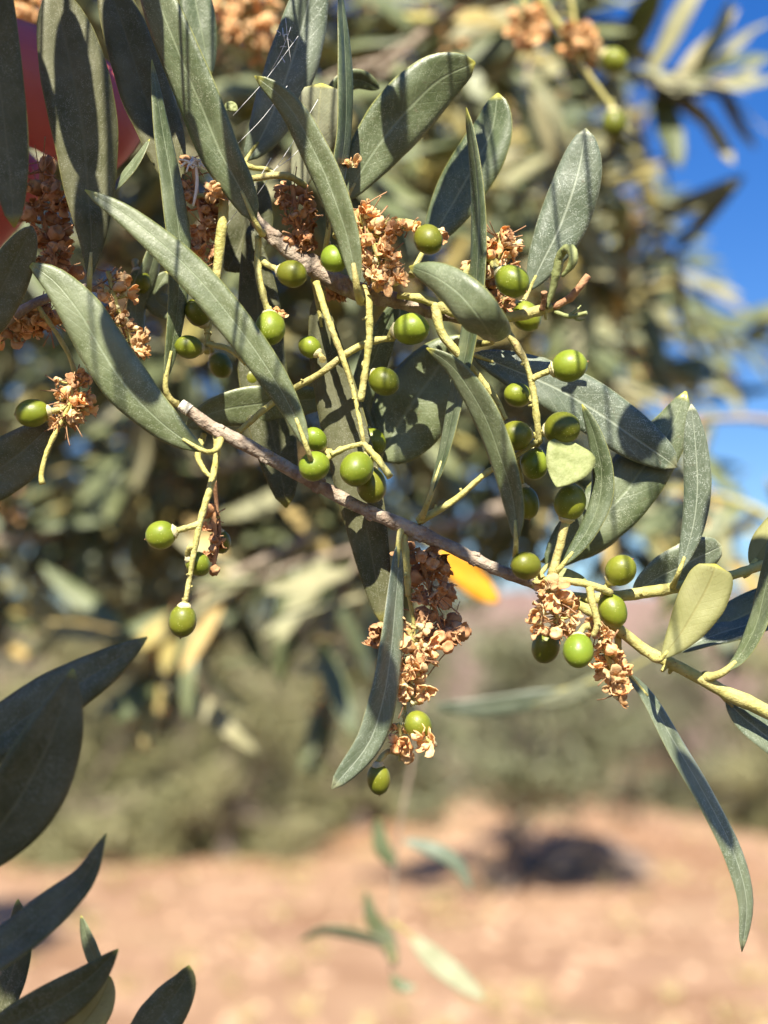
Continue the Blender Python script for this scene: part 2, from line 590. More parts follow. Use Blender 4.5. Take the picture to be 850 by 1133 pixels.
def olive_bm(axis, cen, rx, ry, tip=True):
    """olive with a slight point; axis points to the blossom end"""
    bm = bmesh.new()
    rings = []
    n_, sg = 18, 24
    A = axis.normalized()
    X = A.orthogonal().normalized()
    Y = A.cross(X)
    sd = random.random()*50
    for i in range(n_+1):
        t = -1+2*i/n_
        ph = math.asin(max(-1, min(1, t)))
        rr = rx*math.cos(ph)**0.92 if abs(t) < 1 else 0
        zz = ry*math.sin(ph)
        if t > 0.8:
            zz += ry*0.09*((t-0.8)/0.2)**2
        if abs(t) >= 1:
            rings.append([bm.verts.new(cen+A*zz)])
        else:
            ring = []
            for s in range(sg):
                a = 2*PI*s/sg
                d = X*math.cos(a)+Y*math.sin(a)
                wob = 1+0.035*mnoise.noise(d*1.3+A*t+Vector((sd, 0, 0)))
                ring.append(bm.verts.new(cen+A*zz+d*rr*wob))
            rings.append(ring)
    for i in range(n_):
        r0, r1 = rings[i], rings[i+1]
        for s in range(sg):
            s2 = (s+1) % sg
            if len(r0) == 1:
                f = bm.faces.new((r0[0], r1[s2], r1[s]))
            elif len(r1) == 1:
                f = bm.faces.new((r0[s], r0[s2], r1[0]))
            else:
                f = bm.faces.new((r0[s], r0[s2], r1[s2], r1[s]))
            f.smooth = True
    return bm


def olive(parent, px, py, mm, r, to=None, ax=None, ratio=1.1, tip=True, label=None, stalk_r=3.6):
    """to: pixel point (px, py, mm) where its stalk meets the twig; ax: (dx, dy_down, toward_camera) of the blossom end"""
    sc_ = (D0-mm/1000)/D0
    cen = P(px, py, mm)
    if ax is None:
        v_ = Vector((px-to[0], py-to[1], (mm-(to[2] if len(to) > 2 else mm))/1000/MMPX))
        ax = v_.normalized()
    A = (RT*ax[0] - UP*ax[1] - FWD*ax[2]).normalized()
    rx = r*MMPX*sc_*0.97
    ry = rx*(ratio+0.06)
    me = bm_mesh(olive_bm(A, cen, rx, ry), 'olive', [M_OLIVE])
    o = link('olive', me, parent)
    if label:
        o['label'] = label
    if tip:
        bm = bmesh.new()
        e = cen+A*ry*1.02
        tube_into(bm, [e-A*ry*0.06, e+A*ry*0.05, e+A*ry*0.13], [rx*0.13, rx*0.07, rx*0.02], k=6, seg=7)
        link('tip', bm_mesh(bm, 'tip', [M_BROWN]), o)
    bm = bmesh.new()
    q = cen-A*ry
    tube_into(bm, [q-A*ry*0.16, q-A*ry*0.02, q+A*ry*0.13, q+A*ry*0.2], [rx*0.28, rx*0.42, rx*0.55, rx*0.50], k=8, seg=12, rough=0.12, seed=px)
    link('calyx', bm_mesh(bm, 'calyx', [M_CALYX]), o)
    if to is not None:
        bm = bmesh.new()
        tp = P(to[0], to[1], to[2] if len(to) > 2 else mm)
        e = q-A*ry*0.1
        d = (tp-e)
        tube_into(bm, [e, e.lerp(tp, 0.5)-A*min(ry*0.35, d.length*0.25), tp], [stalk_r*0.95*MMPX, stalk_r*0.9*MMPX, stalk_r*1.15*MMPX], k=10, seg=9, rough=0.10, seed=py, uneven=0.15)
        link('stalk', bm_mesh(bm, 'stalk', [M_STALK]), o)
    return o


# dried florets -------------------------------------------------------
def floret_mesh(seed, mat):
    rnd = random.Random(seed)
    bm = bmesh.new()
    # little calyx tube
    tube_into(bm, [Vector((0, 0, -0.5)), Vector((0, 0, -0.2)), Vector((0, 0, 0.05))], [0.16, 0.30, 0.38], k=6, seg=8, rough=0.1, mi=1, seed=seed)
    np_ = 4
    openness = rnd.uniform(0.25, 1.0)
    for p in range(np_):
        if rnd.random() < 0.12:
            continue
        a0 = 2*PI*p/np_+rnd.uniform(-.2, .2)
        ln = rnd.uniform(0.75, 1.15)
        wd = rnd.uniform(0.50, 0.75)
        curl = rnd.uniform(-2.0, 2.2)
        tw = rnd.uniform(-.6, .6)
        g, ng, mg = [], 5, 4
        ang = (PI/2)*(1-openness)+rnd.uniform(-.25, .25)
        x, z = 0.25, 0.0
        for i in range(ng+1):
            t = i/ng
            an = ang + curl*t
            if i:
                x += math.cos(an)*ln/ng
                z += math.sin(an)*ln/ng
            row = []
            ww = wd*(0.55+0.9*t-1.05*t**3)
            for j in range(mg+1):
                u = -1+2*j/mg
                zz = z + 0.45*ww*u*u + tw*t*u*ww*0.6 + rnd.uniform(-.09, .09)*(0.4+t)
                y = u*ww*0.85
                row.append(bm.verts.new((x*math.cos(a0)-y*math.sin(a0), x*math.sin(a0)+y*math.cos(a0), zz)))
            g.append(row)
        for i in range(ng):
            for j in range(mg):
                f = bm.faces.new((g[i][j], g[i][j+1], g[i+1][j+1], g[i+1][j]))
                f.smooth = True
    # two dried anthers / style
    for s in range(2):
        a0 = rnd.uniform(0, 2*PI)
        d = Vector((math.cos(a0)*.25, math.sin(a0)*.25, rnd.uniform(.3, .55)))
        tube_into(bm, [Vector((0, 0, 0)), d*0.5, d, d*1.35], [0.05, 0.05, 0.15, 0.08], k=6, seg=6, rough=0.1, mi=0, seed=seed+s)
    bmesh.ops.recalc_face_normals(bm, faces=bm.faces)
    bmesh.ops.solidify(bm, geom=bm.faces[:], thickness=0.035)
    return bm_mesh(bm, 'dried_flower', [mat, M_CALYX if mat is M_FLOWER else mat])


def bud_mesh(seed, mat):
    """closed, shrunken flower like a tiny crumpled cup"""
    rnd = random.Random(seed)
    bm = bmesh.new()
    bmesh.ops.create_icosphere(bm, subdivisions=3, radius=0.62)
    for v_ in bm.verts:
        d = v_.co.normalized()
        a_ = math.atan2(d.y, d.x)
        g = 1-0.20*abs(math.cos(2*a_+seed))**6*(0.3+0.7*max(0, d.z))
        v_.co *= g*(1+0.22*mnoise.noise(d*2.2+Vector((seed*3.1, 0, 0))))
        v_.co.z *= 1.15
        if d.z > 0.75:
            v_.co.z -= (d.z-0.75)*1.6
        if d.z < -0.6:
            v_.co.z += (d.z+0.6)*0.5
    for f in bm.faces:
        f.smooth = True
    return bm_mesh(bm, 'dried_flower', [mat])


FL = [floret_mesh(10+i, M_FLOWER) for i in range(10)] + [bud_mesh(40+i, M_FLOWER) for i in range(3)]
FLD = [floret_mesh(70+i, M_FLOWERD) for i in range(6)] + [bud_mesh(90+i, M_FLOWERD) for i in range(3)]


def rand_quat(rnd):
    q = Quaternion((rnd.gauss(0, 1), rnd.gauss(0, 1), rnd.gauss(0, 1), rnd.gauss(0, 1)))
    q.normalize()
    return q


def cluster(parent, axis, spread, n_, fpx=8.5, dark=False, seed=0, mm=0.0, depth_spread=None, label=None, rachis=2.6, up=0.0):
    """axis: pixel polyline of the little rachis; spread: half width in px; n_ dried flowers of radius fpx"""
    rnd = random.Random(seed+500)
    pts = px_pts(axis, mm)
    cur = catmull(pts, 40)
    L = sum((cur[i+1]-cur[i]).length for i in range(40))
    bm = bmesh.new()
    tube_into(bm, pts, [rachis*1.2*MMPX, rachis*MMPX, rachis*0.7*MMPX], k=18, seg=8, rough=0.12, seed=seed, uneven=0.2)
    places = []
    for i in range(int(n_*1.25)):
        t = rnd.random()
        q = cur[int(t*40)]
        a = rnd.uniform(0, 2*PI)
        r = lerp_list(spread, t)*MMPX*math.sqrt(rnd.uniform(0.08, 1))
        off = RT*(math.cos(a)*r) + FWD*(math.sin(a)*r*0.8) - UP*(rnd.uniform(-.35, .35)*r)
        p_ = q+off
        places.append((p_, q, off))
        tube_into(bm, [q, q.lerp(p_, 0.6)-UP*0.0004, p_], [1.6*MMPX, 1.2*MMPX, 1.4*MMPX], k=4, seg=5, rough=0.05, caps=False)
    for i in range(int(n_*1.1)):
        # bare threads and flower stalks left where the petals have dropped
        q = cur[rnd.randint(0, 40)]
        dd = Vector((rnd.gauss(0, 1), rnd.gauss(0, 1)-.4, rnd.gauss(0, .8))).normalized()
        ln = lerp_list(spread, 0.5)*MMPX*rnd.uniform(0.7, 1.55)
        e = q+dd*ln
        tube_into(bm, [q, q.lerp(e, .55)+Vector((0, 0, rnd.uniform(-.12, .12)*ln)), e], [0.9*MMPX, 0.6*MMPX, rnd.uniform(.4, 1.1)*MMPX], k=5, seg=5, rough=0.1, mi=1, seed=i)
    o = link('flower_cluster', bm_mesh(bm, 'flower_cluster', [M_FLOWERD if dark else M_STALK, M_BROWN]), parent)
    if label:
        o['label'] = label
    lib = FLD if dark else FL
    if not dark:
        lib = FL*4 + FLD[:4]
    for p_, q, off in places:
        me = rnd.choice(lib)
        s_ = fpx*MMPX*rnd.uniform(0.8, 1.35)
        d = off.normalized() if off.length > 1e-6 else -FWD
        d = (d*1.0 + Vector((rnd.gauss(0, .5), rnd.gauss(0, .5)-0.35, rnd.gauss(0, .5)))).normalized()
        rot = d.to_track_quat('Z', 'Y') @ Quaternion((0, 0, 1), rnd.uniform(0, 6.28))
        mw = Matrix.LocRotScale(p_, rot, Vector((s_, s_, s_*rnd.uniform(.8, 1.2))))
        link('dried_flower', me, o, mw)
    return o



# ================================================================== the fruiting twigs in focus
GRP = 'olive branches hanging in the foreground'
lower = tag(empty('olive_branch', P(200, 452)), 'fruiting olive branch whose bare brown twig slants across the middle into a yellow-green shoot',
            'olive branch', GRP)
upper = tag(empty('olive_branch', P(285, 248)), 'fruiting olive branch with bright orange dried flowers, just above the slanting brown twig',
            'olive branch', GRP)

# --- lower branch: the woody twig, then its two yellow-green shoots
def cut_end(bm):
    pass
stem(lower, [(203, 449, 0), (235, 473, 0), (270, 491, 1), (315, 516, 0), (360, 541, -1), (400, 562, 0), (440, 579, 0), (500, 606, 0), (550, 630, 0), (590, 645, -2)],
     [6.5, 7.5, 7.6, 7.2, 7.5, 7.3, 8.0, 7.0, 6.6, 6.4], M_BARK, 'stem', rough=0.10, seg=16, uneven=0.10, k=70)
stem(lower, [(200, 447, 0.2), (204, 450, 0.2), (210, 454.5, 0.2)], [5.6, 7.0, 7.0], M_CUT, 'cut_end', seg=14, rough=0.06)
stem(lower, [(585, 643, -2), (630, 664, -2), (680, 693, -2), (715, 720, -2), (745, 735, -1), (775, 751, 0), (805, 767, 0), (840, 783, 0), (900, 815, 0)],
     [6.2, 6.0, 6.0, 6.2, 6.6, 6.6, 8.5, 7.4, 7.0], M_STALK, 'green_shoot', rough=0.07, seg=14, uneven=0.12, k=60)
stem(lower, [(612, 656, -4), (650, 662, -3), (690, 659, -2), (730, 653, -2), (775, 645, -2), (815, 635, -2), (850, 623, -2), (890, 610, -3)],
     [4.5, 6.0, 6.6, 6.6, 6.0, 5.4, 5.0, 4.6], M_STALK, 'green_shoot', rough=0.07, seg=14, uneven=0.12, k=50)
# short pedicel-bearing stalks on the lower branch
stem(lower, [(602, 642, 3), (630, 643, 5), (655, 648, 5), (676, 656, 3)], [4.5, 4.6, 4.8, 4.4], M_STALK, 'fruit_stalk', uneven=0.2)
stem(lower, [(652, 648, 5), (656, 668, 6), (661, 690, 6), (656, 704, 6)], [5.0, 4.8, 4.2, 3.0], M_STALK, 'fruit_stalk', uneven=0.25)
stem(lower, [(462, 577, 0), (490, 562, 1), (512, 546, 1), (540, 522, 2), (570, 505, 2), (596, 487, 2)], [5.2, 4.4, 4.0, 3.6, 3.4, 3.4], M_STALK, 'fruit_stalk', uneven=0.2)
stem(lower, [(444, 578, -1), (447, 605, 0), (450, 630, 0), (452, 660, -1)], [7.5, 6.2, 4.8, 3.4], M_STALK, 'fruit_stalk', uneven=0.15)
stem(lower, [(452, 655, -1), (458, 700, -2), (450, 750, -2), (447, 800, -2), (440, 832, -2)], [2.6, 2.4, 2.2, 2.0, 1.6], M_STALK, 'fruit_stalk', uneven=0.3)
stem(lower, [(240, 478, 0), (240, 505, 1), (234, 535, 2), (223, 572, 3), (215, 610, 3), (209, 645, 3), (205, 668, 3)], [5.2, 4.4, 4.6, 4.0, 3.8, 3.3, 3.0], M_STALK, 'fruit_stalk', uneven=0.25, k=40)
stem(lower, [(226, 480, -2), (219, 503, -1), (226, 520, 0), (234, 528, 1)], [4.0, 4.2, 3.6, 2.6], M_STALK, 'fruit_stalk', uneven=0.2)
stem(lower, [(237, 530, -3), (240, 560, -5), (243, 590, -5), (238, 625, -5)], [3.0, 2.6, 2.4, 1.5], M_BROWN, 'fruit_stalk', uneven=0.3)

# --- leaves of the lower branch (base -> tip)
leaf(lower, [(341, 499), (330, 468), (311, 431), (284, 389), (254, 349), (222, 311), (184, 274), (140, 238), (94, 210)], 37, (18, -8, -14), mm=9, pet=(346, 516, 1), fold=0.10, a=0.6, b=0.62)
leaf(lower, [(228, 500), (203, 486), (174, 463), (140, 427), (111, 384), (88, 345), (60, 311), (31, 291)], 54, (16, 8, -5), mm=7, pet=(244, 486, 1), fold=0.10, a=0.75, b=0.72)
leaf(lower, [(183, 424), (195, 350), (199, 280), (190, 205), (179, 142), (168, 66)], 30, (-38, -30, -40), mm=2, pet=(196, 447, 0), fold=0.15)
leaf(lower, [(475, 552), (492, 500), (505, 440), (517, 385), (527, 320), (530, 250), (526, 182), (516, 119)], 36, (62, 60, 62), mm=4, pet=(466, 572, 0), a=0.5, b=0.5)
leaf(lower, [(571, 600), (570, 568), (562, 530), (550, 492), (537, 460), (520, 430), (500, 404), (472, 385)], 38, (42, 40, 25), mm=9, pet=(569, 626, 0), mats=(M_TOP, M_TOP), a=0.6, b=0.7)
leaf(lower, [(441, 600, 2), (439, 640, 4), (436, 680, 6), (432, 720, 7), (425, 768, 8), (408, 822, 9), (367, 873, 10)], 37, (52, 54, 50, 42, 30, 16, 10), pet=(446, 585, 0), a=0.5, b=0.5, mats=(M_SILVER, M_UND), label='curved grey-green olive leaf hanging tip down in front of the brown flowers')
# right-hand leaves
leaf(lower, [(604, 628), (630, 603), (660, 577), (693, 543), (722, 504), (744, 472), (759, 433)], 70, (-4, 4, 10), mm=-9, pet=(597, 640, -3), fold=0.05)
leaf(lower, [(622, 626), (636, 608), (652, 584), (664, 555), (666, 520), (658, 482), (644, 447)], 28, (35, 30, 25), mm=4, pet=(606, 642, 1))
leaf(lower, [(751, 634), (759, 612), (768, 578), (772, 540), (770, 498), (765, 447)], 30, (10, 5, -10), mm=3, pet=(744, 650, -2), a=0.7, b=0.6, mats=(M_SILVER, M_UND))
leaf(lower, [(700, 656), (730, 638), (765, 620), (799, 604)], 48, (-20, -25, -20), mm=-7, pet=(690, 661, -3), mats=(M_SILVER, M_UND), b=0.45)
leaf(lower, [(731, 730), (752, 703), (773, 668), (786, 642), (792, 624)], 52, (18, 5, -15), mm=6, pet=(722, 727, -1), mats=(M_KHAKI, M_TOP), a=0.8, b=0.32, label='khaki olive leaf with a blunt tip, its matt underside to the viewer', fold=0.04)
leaf(lower, [(782, 700), (805, 690), (835, 675), (880, 648)], 50, (10, 25), mm=-9, a=0.5, b=0.6, fold=0.05)
leaf(lower, [(752, 722), (785, 705), (822, 694), (880, 678)], 40, (55, 50, 40), mm=-7, mats=(M_SILVER, M_TOP))
leaf(lower, [(800, 744), (818, 728), (834, 700), (845, 665), (853, 620), (858, 570)], 36, (48, 52, 56, 60), mm=2, pet=(779, 749, 0), a=0.7, pet_r=6.0)
leaf(lower, [(832, 628), (846, 604), (862, 585), (900, 540)], 40, (20, 30), mm=-3, mats=(M_KHAKI, M_TOP), pet=(822, 634, -3), pet_r=6.0)
leaf(lower, [(803, 774), (822, 794), (848, 815), (890, 850)], 36, (30, 35), mm=-3, mats=(M_SILVER, M_TOP), pet=(795, 763, -1))
leaf(lower, [(694, 744), (720, 775), (752, 834), (784, 888), (812, 945), (826, 998), (821, 1053)], 34, (48, 50, 46, 40), mm=-4, pet=(684, 700, -3), mats=(M_SILVER, M_TOP), a=0.45, b=0.55, label='long sickle-shaped olive leaf hanging from the right shoot')
leaf(lower, [(636, 490, 5), (632, 503, 6), (625, 519, 7), (616, 539, 8)], 56, (15, 5, 0), mats=(M_CURL, M_CURL), a=0.32, b=0.8, fold=0.03, curl=0.02, label='small pale heart-shaped olive leaf')
leaf(lower, [(690, 585, -12), (640, 607, -12), (598, 622, -12)], 34, (30, 40), mats=(M_TOP, M_TOP))
# buds
leaf(lower, [(604, 640), (620, 634), (640, 639), (650, 643)], 13, 20, mm=1, mats=(M_CURL, M_CURL))
leaf(lower, [(122, 214), (135, 199), (150, 180), (166, 154)], 20, (60, 62), mm=1)

# --- olives of the lower branch
olive(lower, 178, 592, 3, 16.5, to=(221, 580, 3), ratio=0.97)
olive(lower, 202, 687, 3, 16, to=(205, 662, 3), ratio=1.08)
olive(lower, 219, 624, 0, 13.5, to=(216, 604, 3), ax=(.5, .5, -.5), tip=False)
olive(lower, 244, 599, -7, 12, to=(240, 570, -5), label='shrivelled brownish olive')
olive(lower, 348, 516, 5, 17, to=(378, 497, 3), ax=(-.4, .3, .75), tip=False)
olive(lower, 395, 519, 6, 19, to=(408, 494, 3), ax=(-.3, .5, .7), tip=False)
olive(lower, 411, 537, 1, 17.5, to=(416, 505, 1), ax=(.1, .9, .3), tip=False)
olive(lower, 582, 626, 6, 16.5, to=(600, 640, 3), ax=(-.5, -.2, .7), tip=False)
olive(lower, 631, 556, 2, 18, to=(611, 638, 2), ax=(.22, -1, .1), stalk_r=5.2, tip=False)
olive(lower, 687, 631, 3, 17, to=(672, 656, 2), ax=(.55, -.6, .4), tip=True, ratio=1.02)
olive(lower, 678, 675, 2, 16, to=(668, 653, 3), ax=(.35, .85, .3), ratio=1.2, tip=False)
olive(lower, 640, 720, 9, 17.5, to=(653, 692, 6), ax=(-.1, .72, .68), ratio=1.12, tip=False)
olive(lower, 604, 716, -6, 16, to=(620, 690, -2), ax=(-.3, .9, -.2), tip=False)
olive(lower, 571, 482, 4, 17, to=(596, 484, 2), ax=(-.8, .1, .5), ratio=1.05)
olive(lower, 622, 474, 4, 19, to=(598, 480, 2), ax=(.75, -.1, .6), ratio=1.03, tip=False)
olive(lower, 592, 513, 0, 16, to=(597, 488, 1), ax=(-.1, .8, .5), tip=False)
olive(lower, 582, 556, -3, 15, to=(571, 505, 1), ax=(.2, .95, .1), ratio=1.2)
olive(lower, 463, 803, 3, 15.5, to=(447, 790, -1), ax=(-.4, -.8, .2), ratio=1.05, tip=False)
olive(lower, 419, 862, 4, 13.5, to=(440, 832, -2), ax=(.05, 1, -.1), ratio=1.25)

# --- dried flower clusters of the lower branch
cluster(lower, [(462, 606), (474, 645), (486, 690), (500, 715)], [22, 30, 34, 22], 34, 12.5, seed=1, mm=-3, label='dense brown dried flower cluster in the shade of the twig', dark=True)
cluster(lower, [(452, 690), (456, 725), (455, 755), (448, 775)], [22, 24, 20, 12], 24, 11.0, seed=2, mm=2)
cluster(lower, [(440, 800), (444, 825), (442, 842)], [9, 12, 8], 6, 10.5, seed=3, mm=2)
cluster(lower, [(466, 812), (474, 819), (480, 824)], [2, 4, 4], 3, 12.5, seed=31, mm=4)
cluster(lower, [(614, 650), (616, 680), (618, 705)], [14, 22, 18], 22, 10.5, seed=4, mm=4, label='pinkish orange dried flower cluster hanging beside the fruit')
cluster(lower, [(655, 690), (668, 715), (678, 745), (681, 770)], [12, 19, 15, 11], 24, 10.5, seed=5, mm=3)
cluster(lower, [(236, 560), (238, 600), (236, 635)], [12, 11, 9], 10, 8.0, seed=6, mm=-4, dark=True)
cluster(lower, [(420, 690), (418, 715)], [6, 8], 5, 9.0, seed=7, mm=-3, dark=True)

# ------------------------------------------------------------------ upper branch
stem(upper, [(262, 200, -2), (283, 243, -2), (303, 262, -2), (330, 284, -2), (365, 308, -3), (400, 323, -3), (440, 333, -3), (480, 346, -2), (520, 354, -2)],
     [5.5, 6.5, 8.5, 10.5, 11.0, 11.0, 8.5, 7.0, 5.5], M_BARK, 'stem', rough=0.09, seg=16, uneven=0.10, k=60)
stem(upper, [(440, 327, 0), (470, 331, 1), (500, 345, 1), (530, 352, 1), (562, 351, 1), (592, 345, 1), (618, 338, 1)], [4.0, 5.0, 6.2, 5.4, 5.6, 6.0, 4.0], M_STALK, 'green_shoot', uneven=0.25, k=44)
stem(upper, [(612, 340, 1), (630, 330, 2), (641, 318, 3), (651, 305, 3)], [4.0, 4.4, 3.8, 4.0], M_BROWN, 'side_twig', uneven=0.2)
stem(upper, [(600, 342, 2), (602, 333, 3), (602, 323, 4)], [3.4, 3.0, 3.4], M_BROWN, 'side_twig', uneven=0.2)
stem(upper, [(614, 345, 1), (630, 350, 2), (650, 346, 3)], [2.4, 2.6, 2.2], M_CURL, 'side_twig', uneven=0.3)
stem(upper, [(632, 349, 2), (640, 354, 2), (648, 353, 2)], [1.8, 1.5, 0.8], M_CURL, 'side_twig', uneven=0.3)
stem(upper, [(630, 349, 2), (638, 343, 2), (643, 338, 2)], [1.8, 1.5, 0.8], M_CURL, 'side_twig', uneven=0.3)
# peduncles
stem(upper, [(482, 336, 1), (484, 352, 1.5), (491, 372, 2), (508, 392, 2), (530, 417, 1), (548, 441, 1), (560, 464, 1)], [6.5, 5.6, 5.2, 4.4, 4.2, 3.2], M_STALK, 'fruit_stalk', uneven=0.22, k=40)
stem(upper, [(555, 353, 1), (565, 372, 3), (582, 402, 3), (590, 432, 3), (594, 462, 3), (597, 490, 2)], [4.6, 4.8, 4.2, 4.0, 4.2, 3.6], M_STALK, 'fruit_stalk', uneven=0.22, k=40)
stem(upper, [(402, 318, 2), (408, 338, 4), (409, 370, 4), (405, 405, 4), (399, 444, 4)], [5.4, 4.6, 4.4, 4.4, 4.6], M_STALK, 'fruit_stalk', uneven=0.25, k=36)
stem(upper, [(350, 312, -1), (362, 350, 1), (379, 395, 2), (391, 432, 2), (399, 470, 3), (403, 492, 3)], [4.4, 4.4, 4.0, 3.4, 2.8, 2.8], M_STALK, 'fruit_stalk', uneven=0.25, k=44)
stem(upper, [(404, 490, 3), (385, 495, 3), (366, 503, 4)], [2.8, 3.4, 3.0], M_STALK, 'fruit_stalk', uneven=0.2)
stem(upper, [(402, 490, 3), (418, 508, 4), (432, 528, 5)], [3.2, 4.6, 4.2], M_STALK, 'fruit_stalk', uneven=0.2)
stem(upper, [(436, 374, 1), (410, 378, 2), (384, 391, 1), (356, 412, 0), (322, 432, -2), (294, 452, -3), (264, 478, -4)], [3.8, 4.6, 4.2, 4.0, 4.0, 4.2, 4.0], M_STALK, 'fruit_stalk', uneven=0.22, k=44)
stem(upper, [(249, 205, 0), (247, 240, 0), (243, 275, 0), (239, 312, 0), (232, 350, -1), (229, 392, -1)], [5.0, 7.0, 6.6, 5.0, 3.6, 3.0], M_STALK, 'fruit_stalk', uneven=0.15, k=36)
stem(upper, [(286, 262, -1), (286, 300, 1), (291, 325, 2), (297, 346, 2)], [4.4, 4.2, 4.4, 4.2], M_STALK, 'fruit_stalk', uneven=0.2)
stem(upper, [(262, 200, -1), (285, 197, 1), (305, 194, 1), (322, 196, 0), (338, 206, -2)], [3.8, 4.2, 4.2, 4.4, 4.0], M_STALK, 'fruit_stalk', uneven=0.2)
stem(upper, [(262, 175, -2), (278, 185, -1), (298, 188, -1), (305, 195, 0)], [2.8, 3.6, 3.0, 3.4], M_STALK, 'fruit_stalk', uneven=0.2)
stem(upper, [(418, 300, 0), (414, 270, 1), (420, 252, 3), (440, 245, 4), (460, 248, 3)], [3.0, 3.4, 4.2, 4.4, 4.0], M_STALK, 'fruit_stalk', uneven=0.2)
stem(upper, [(505, 346, 0), (512, 310, 1), (524, 292, 1), (542, 286, 2), (552, 296, 2)], [3.4, 4.4, 4.6, 5.0, 4.2], M_STALK, 'fruit_stalk', uneven=0.2)
stem(upper, [(228, 380, 0), (250, 385, 1), (262, 393, 2), (272, 404, 2)], [2.6, 3.8, 3.0, 1.5], M_STALK, 'fruit_stalk', uneven=0.2)

# leaves of the upper branch
leaf(upper, [(283, 246), (266, 208), (244, 168), (219, 106), (198, 55), (176, 0), (160, -60), (150, -110)], 52, (20, 25, 15), mm=5, pet=(291, 258, -1), a=0.5, fold=0.14)
leaf(upper, [(196, 215), (178, 150), (160, 105), (146, 60), (126, 0), (110, -50)], 60, (-20, -15), mm=-3, fold=0.2, mats=(M_SHADED, M_UND), pet=(262, 205, -2))
leaf(upper, [(395, 318), (391, 290), (384, 258), (372, 222), (361, 194), (346, 163), (329, 130), (308, 104), (282, 84)], 34, (28, 22, 5), mm=9, pet=(400, 332, 1), a=0.5, b=0.55, pet_r=6)
leaf(upper, [(363, 258), (367, 228), (375, 190), (381, 150), (383, 100), (381, 48), (376, -20)], 36, (-58, -60, -58), mm=1, pet=(358, 292, -2), a=0.5)
leaf(upper, [(272, 178), (290, 150), (303, 122), (318, 82), (332, 38), (345, -15), (352, -60)], 58, (4, -6), mm=-9, pet=(266, 208, -4), mats=(M_SILVER, M_UND), label='dark speckled olive leaf with a scrap of white web on it')
leaf(upper, [(383, 222), (404, 182), (430, 146), (460, 112), (490, 86), (526, 69)], 70, (0, -8, -14), mm=-10, pet=(372, 262, -6), a=0.7, b=0.55, fold=0.05)
leaf(upper, [(472, 272), (489, 246), (510, 210), (530, 175), (545, 140), (551, 103)], 64, (18, 22, 30), mm=-12, pet=(455, 305, -8), a=0.65, b=0.55, fold=0.08)
leaf(upper, [(585, 322), (600, 290), (617, 256), (632, 217), (642, 181), (648, 142)], 58, (-2, 0, 6), mm=-7, pet=(574, 345, -3), mats=(M_SILVER, M_UND), a=0.75, b=0.6, fold=0.08, label='silvery speckled olive leaf standing upright with a pale midrib')
leaf(upper, [(545, 379, 8), (541, 368, 15), (526, 345, 18), (505, 322, 17), (480, 305, 14), (453, 295, 10)], 46, (24, 18, 10, 0), pet=(528, 380, 0), a=0.34, b=0.6, mats=(M_TOP, M_UND), fold=-0.12, curl=0.25, label='arched olive leaf bending towards the viewer with an orange tip')
leaf(upper, [(522, 392), (560, 406), (612, 428), (655, 452), (697, 481), (733, 505), (749, 517)], 60, (18, 14, 5), mm=-6, pet=(505, 378, -3), a=0.6, b=0.5, mats=(M_SILVER, M_UND), fold=0.12)
leaf(upper, [(420, 510), (446, 462), (470, 428), (492, 396), (515, 372)], 92, (10, 0), mm=-12, a=0.5, fold=0.04, pet=(405, 540, -8))
leaf(upper, [(350, 325), (361, 390), (376, 455), (392, 520), (405, 582), (416, 640), (424, 692)], 54, (-10, -12, 0), mm=-6, mats=(M_SHADED, M_UND), pet=(348, 310, -3), a=0.55, b=0.6, fold=0.10)
leaf(upper, [(276, 250), (285, 330), (288, 400), (298, 462), (310, 520), (317, 562)], 58, (0, 10), mm=-13, mats=(M_SHADED, M_UND), a=0.6, b=0.5)
leaf(upper, [(250, 300), (262, 280), (275, 240), (290, 200)], 60, (10, 10), mm=-16, mats=(M_SHADED, M_UND))
leaf(upper, [(325, 225, -10), (340, 175, -8), (352, 140, -5), (356, 92, -3)], 60, (30, 30), a=0.9, b=0.3, mats=(M_UND, M_UND), label='short pale olive leaf end catching the sun')
leaf(upper, [(440, 330, -10), (400, 440, -12), (415, 480, -12), (440, 430, -12)][:3], 34, (10, 10))
leaf(upper, [(205, 472, -10), (240, 455, -11), (300, 445, -12), (380, 440, -12)], 46, (-20, -10))
leaf(upper, [(205, -60, -18), (215, -5, -18), (224, 40, -18), (233, 85, -18)], 40, (10, 10))
leaf(upper, [(250, 122), (255, 118), (263, 122)], 12, (20, 20), mm=1, mats=(M_CURL, M_CURL))
leaf(upper, [(420, 98, -20), (395, 88, -19), (372, 100, -18), (365, 125, -18)], 26, (10, 30))
leaf(upper, [(598, 395, -9), (620, 440, -9), (650, 470, -9)], 34, (20, 20))
leaf(upper, [(200, 350, -16), (172, 330, -16), (150, 360, -17), (170, 300, -18)][:2]+[(185, 300, -16)], 30, (0, 0))
# young curled leaf at the shoot tip
stem(upper, [(605, 341, 2), (611, 322, 3), (616, 300, 4), (620, 283, 5), (628, 275, 7), (635, 281, 9), (632, 294, 9), (622, 306, 8)], [2.0, 3.0, 5.0, 5.0, 4.6, 5.5, 4.5, 1.5], M_CURL, 'curled_leaf', seg=12, rough=0.15, k=40)

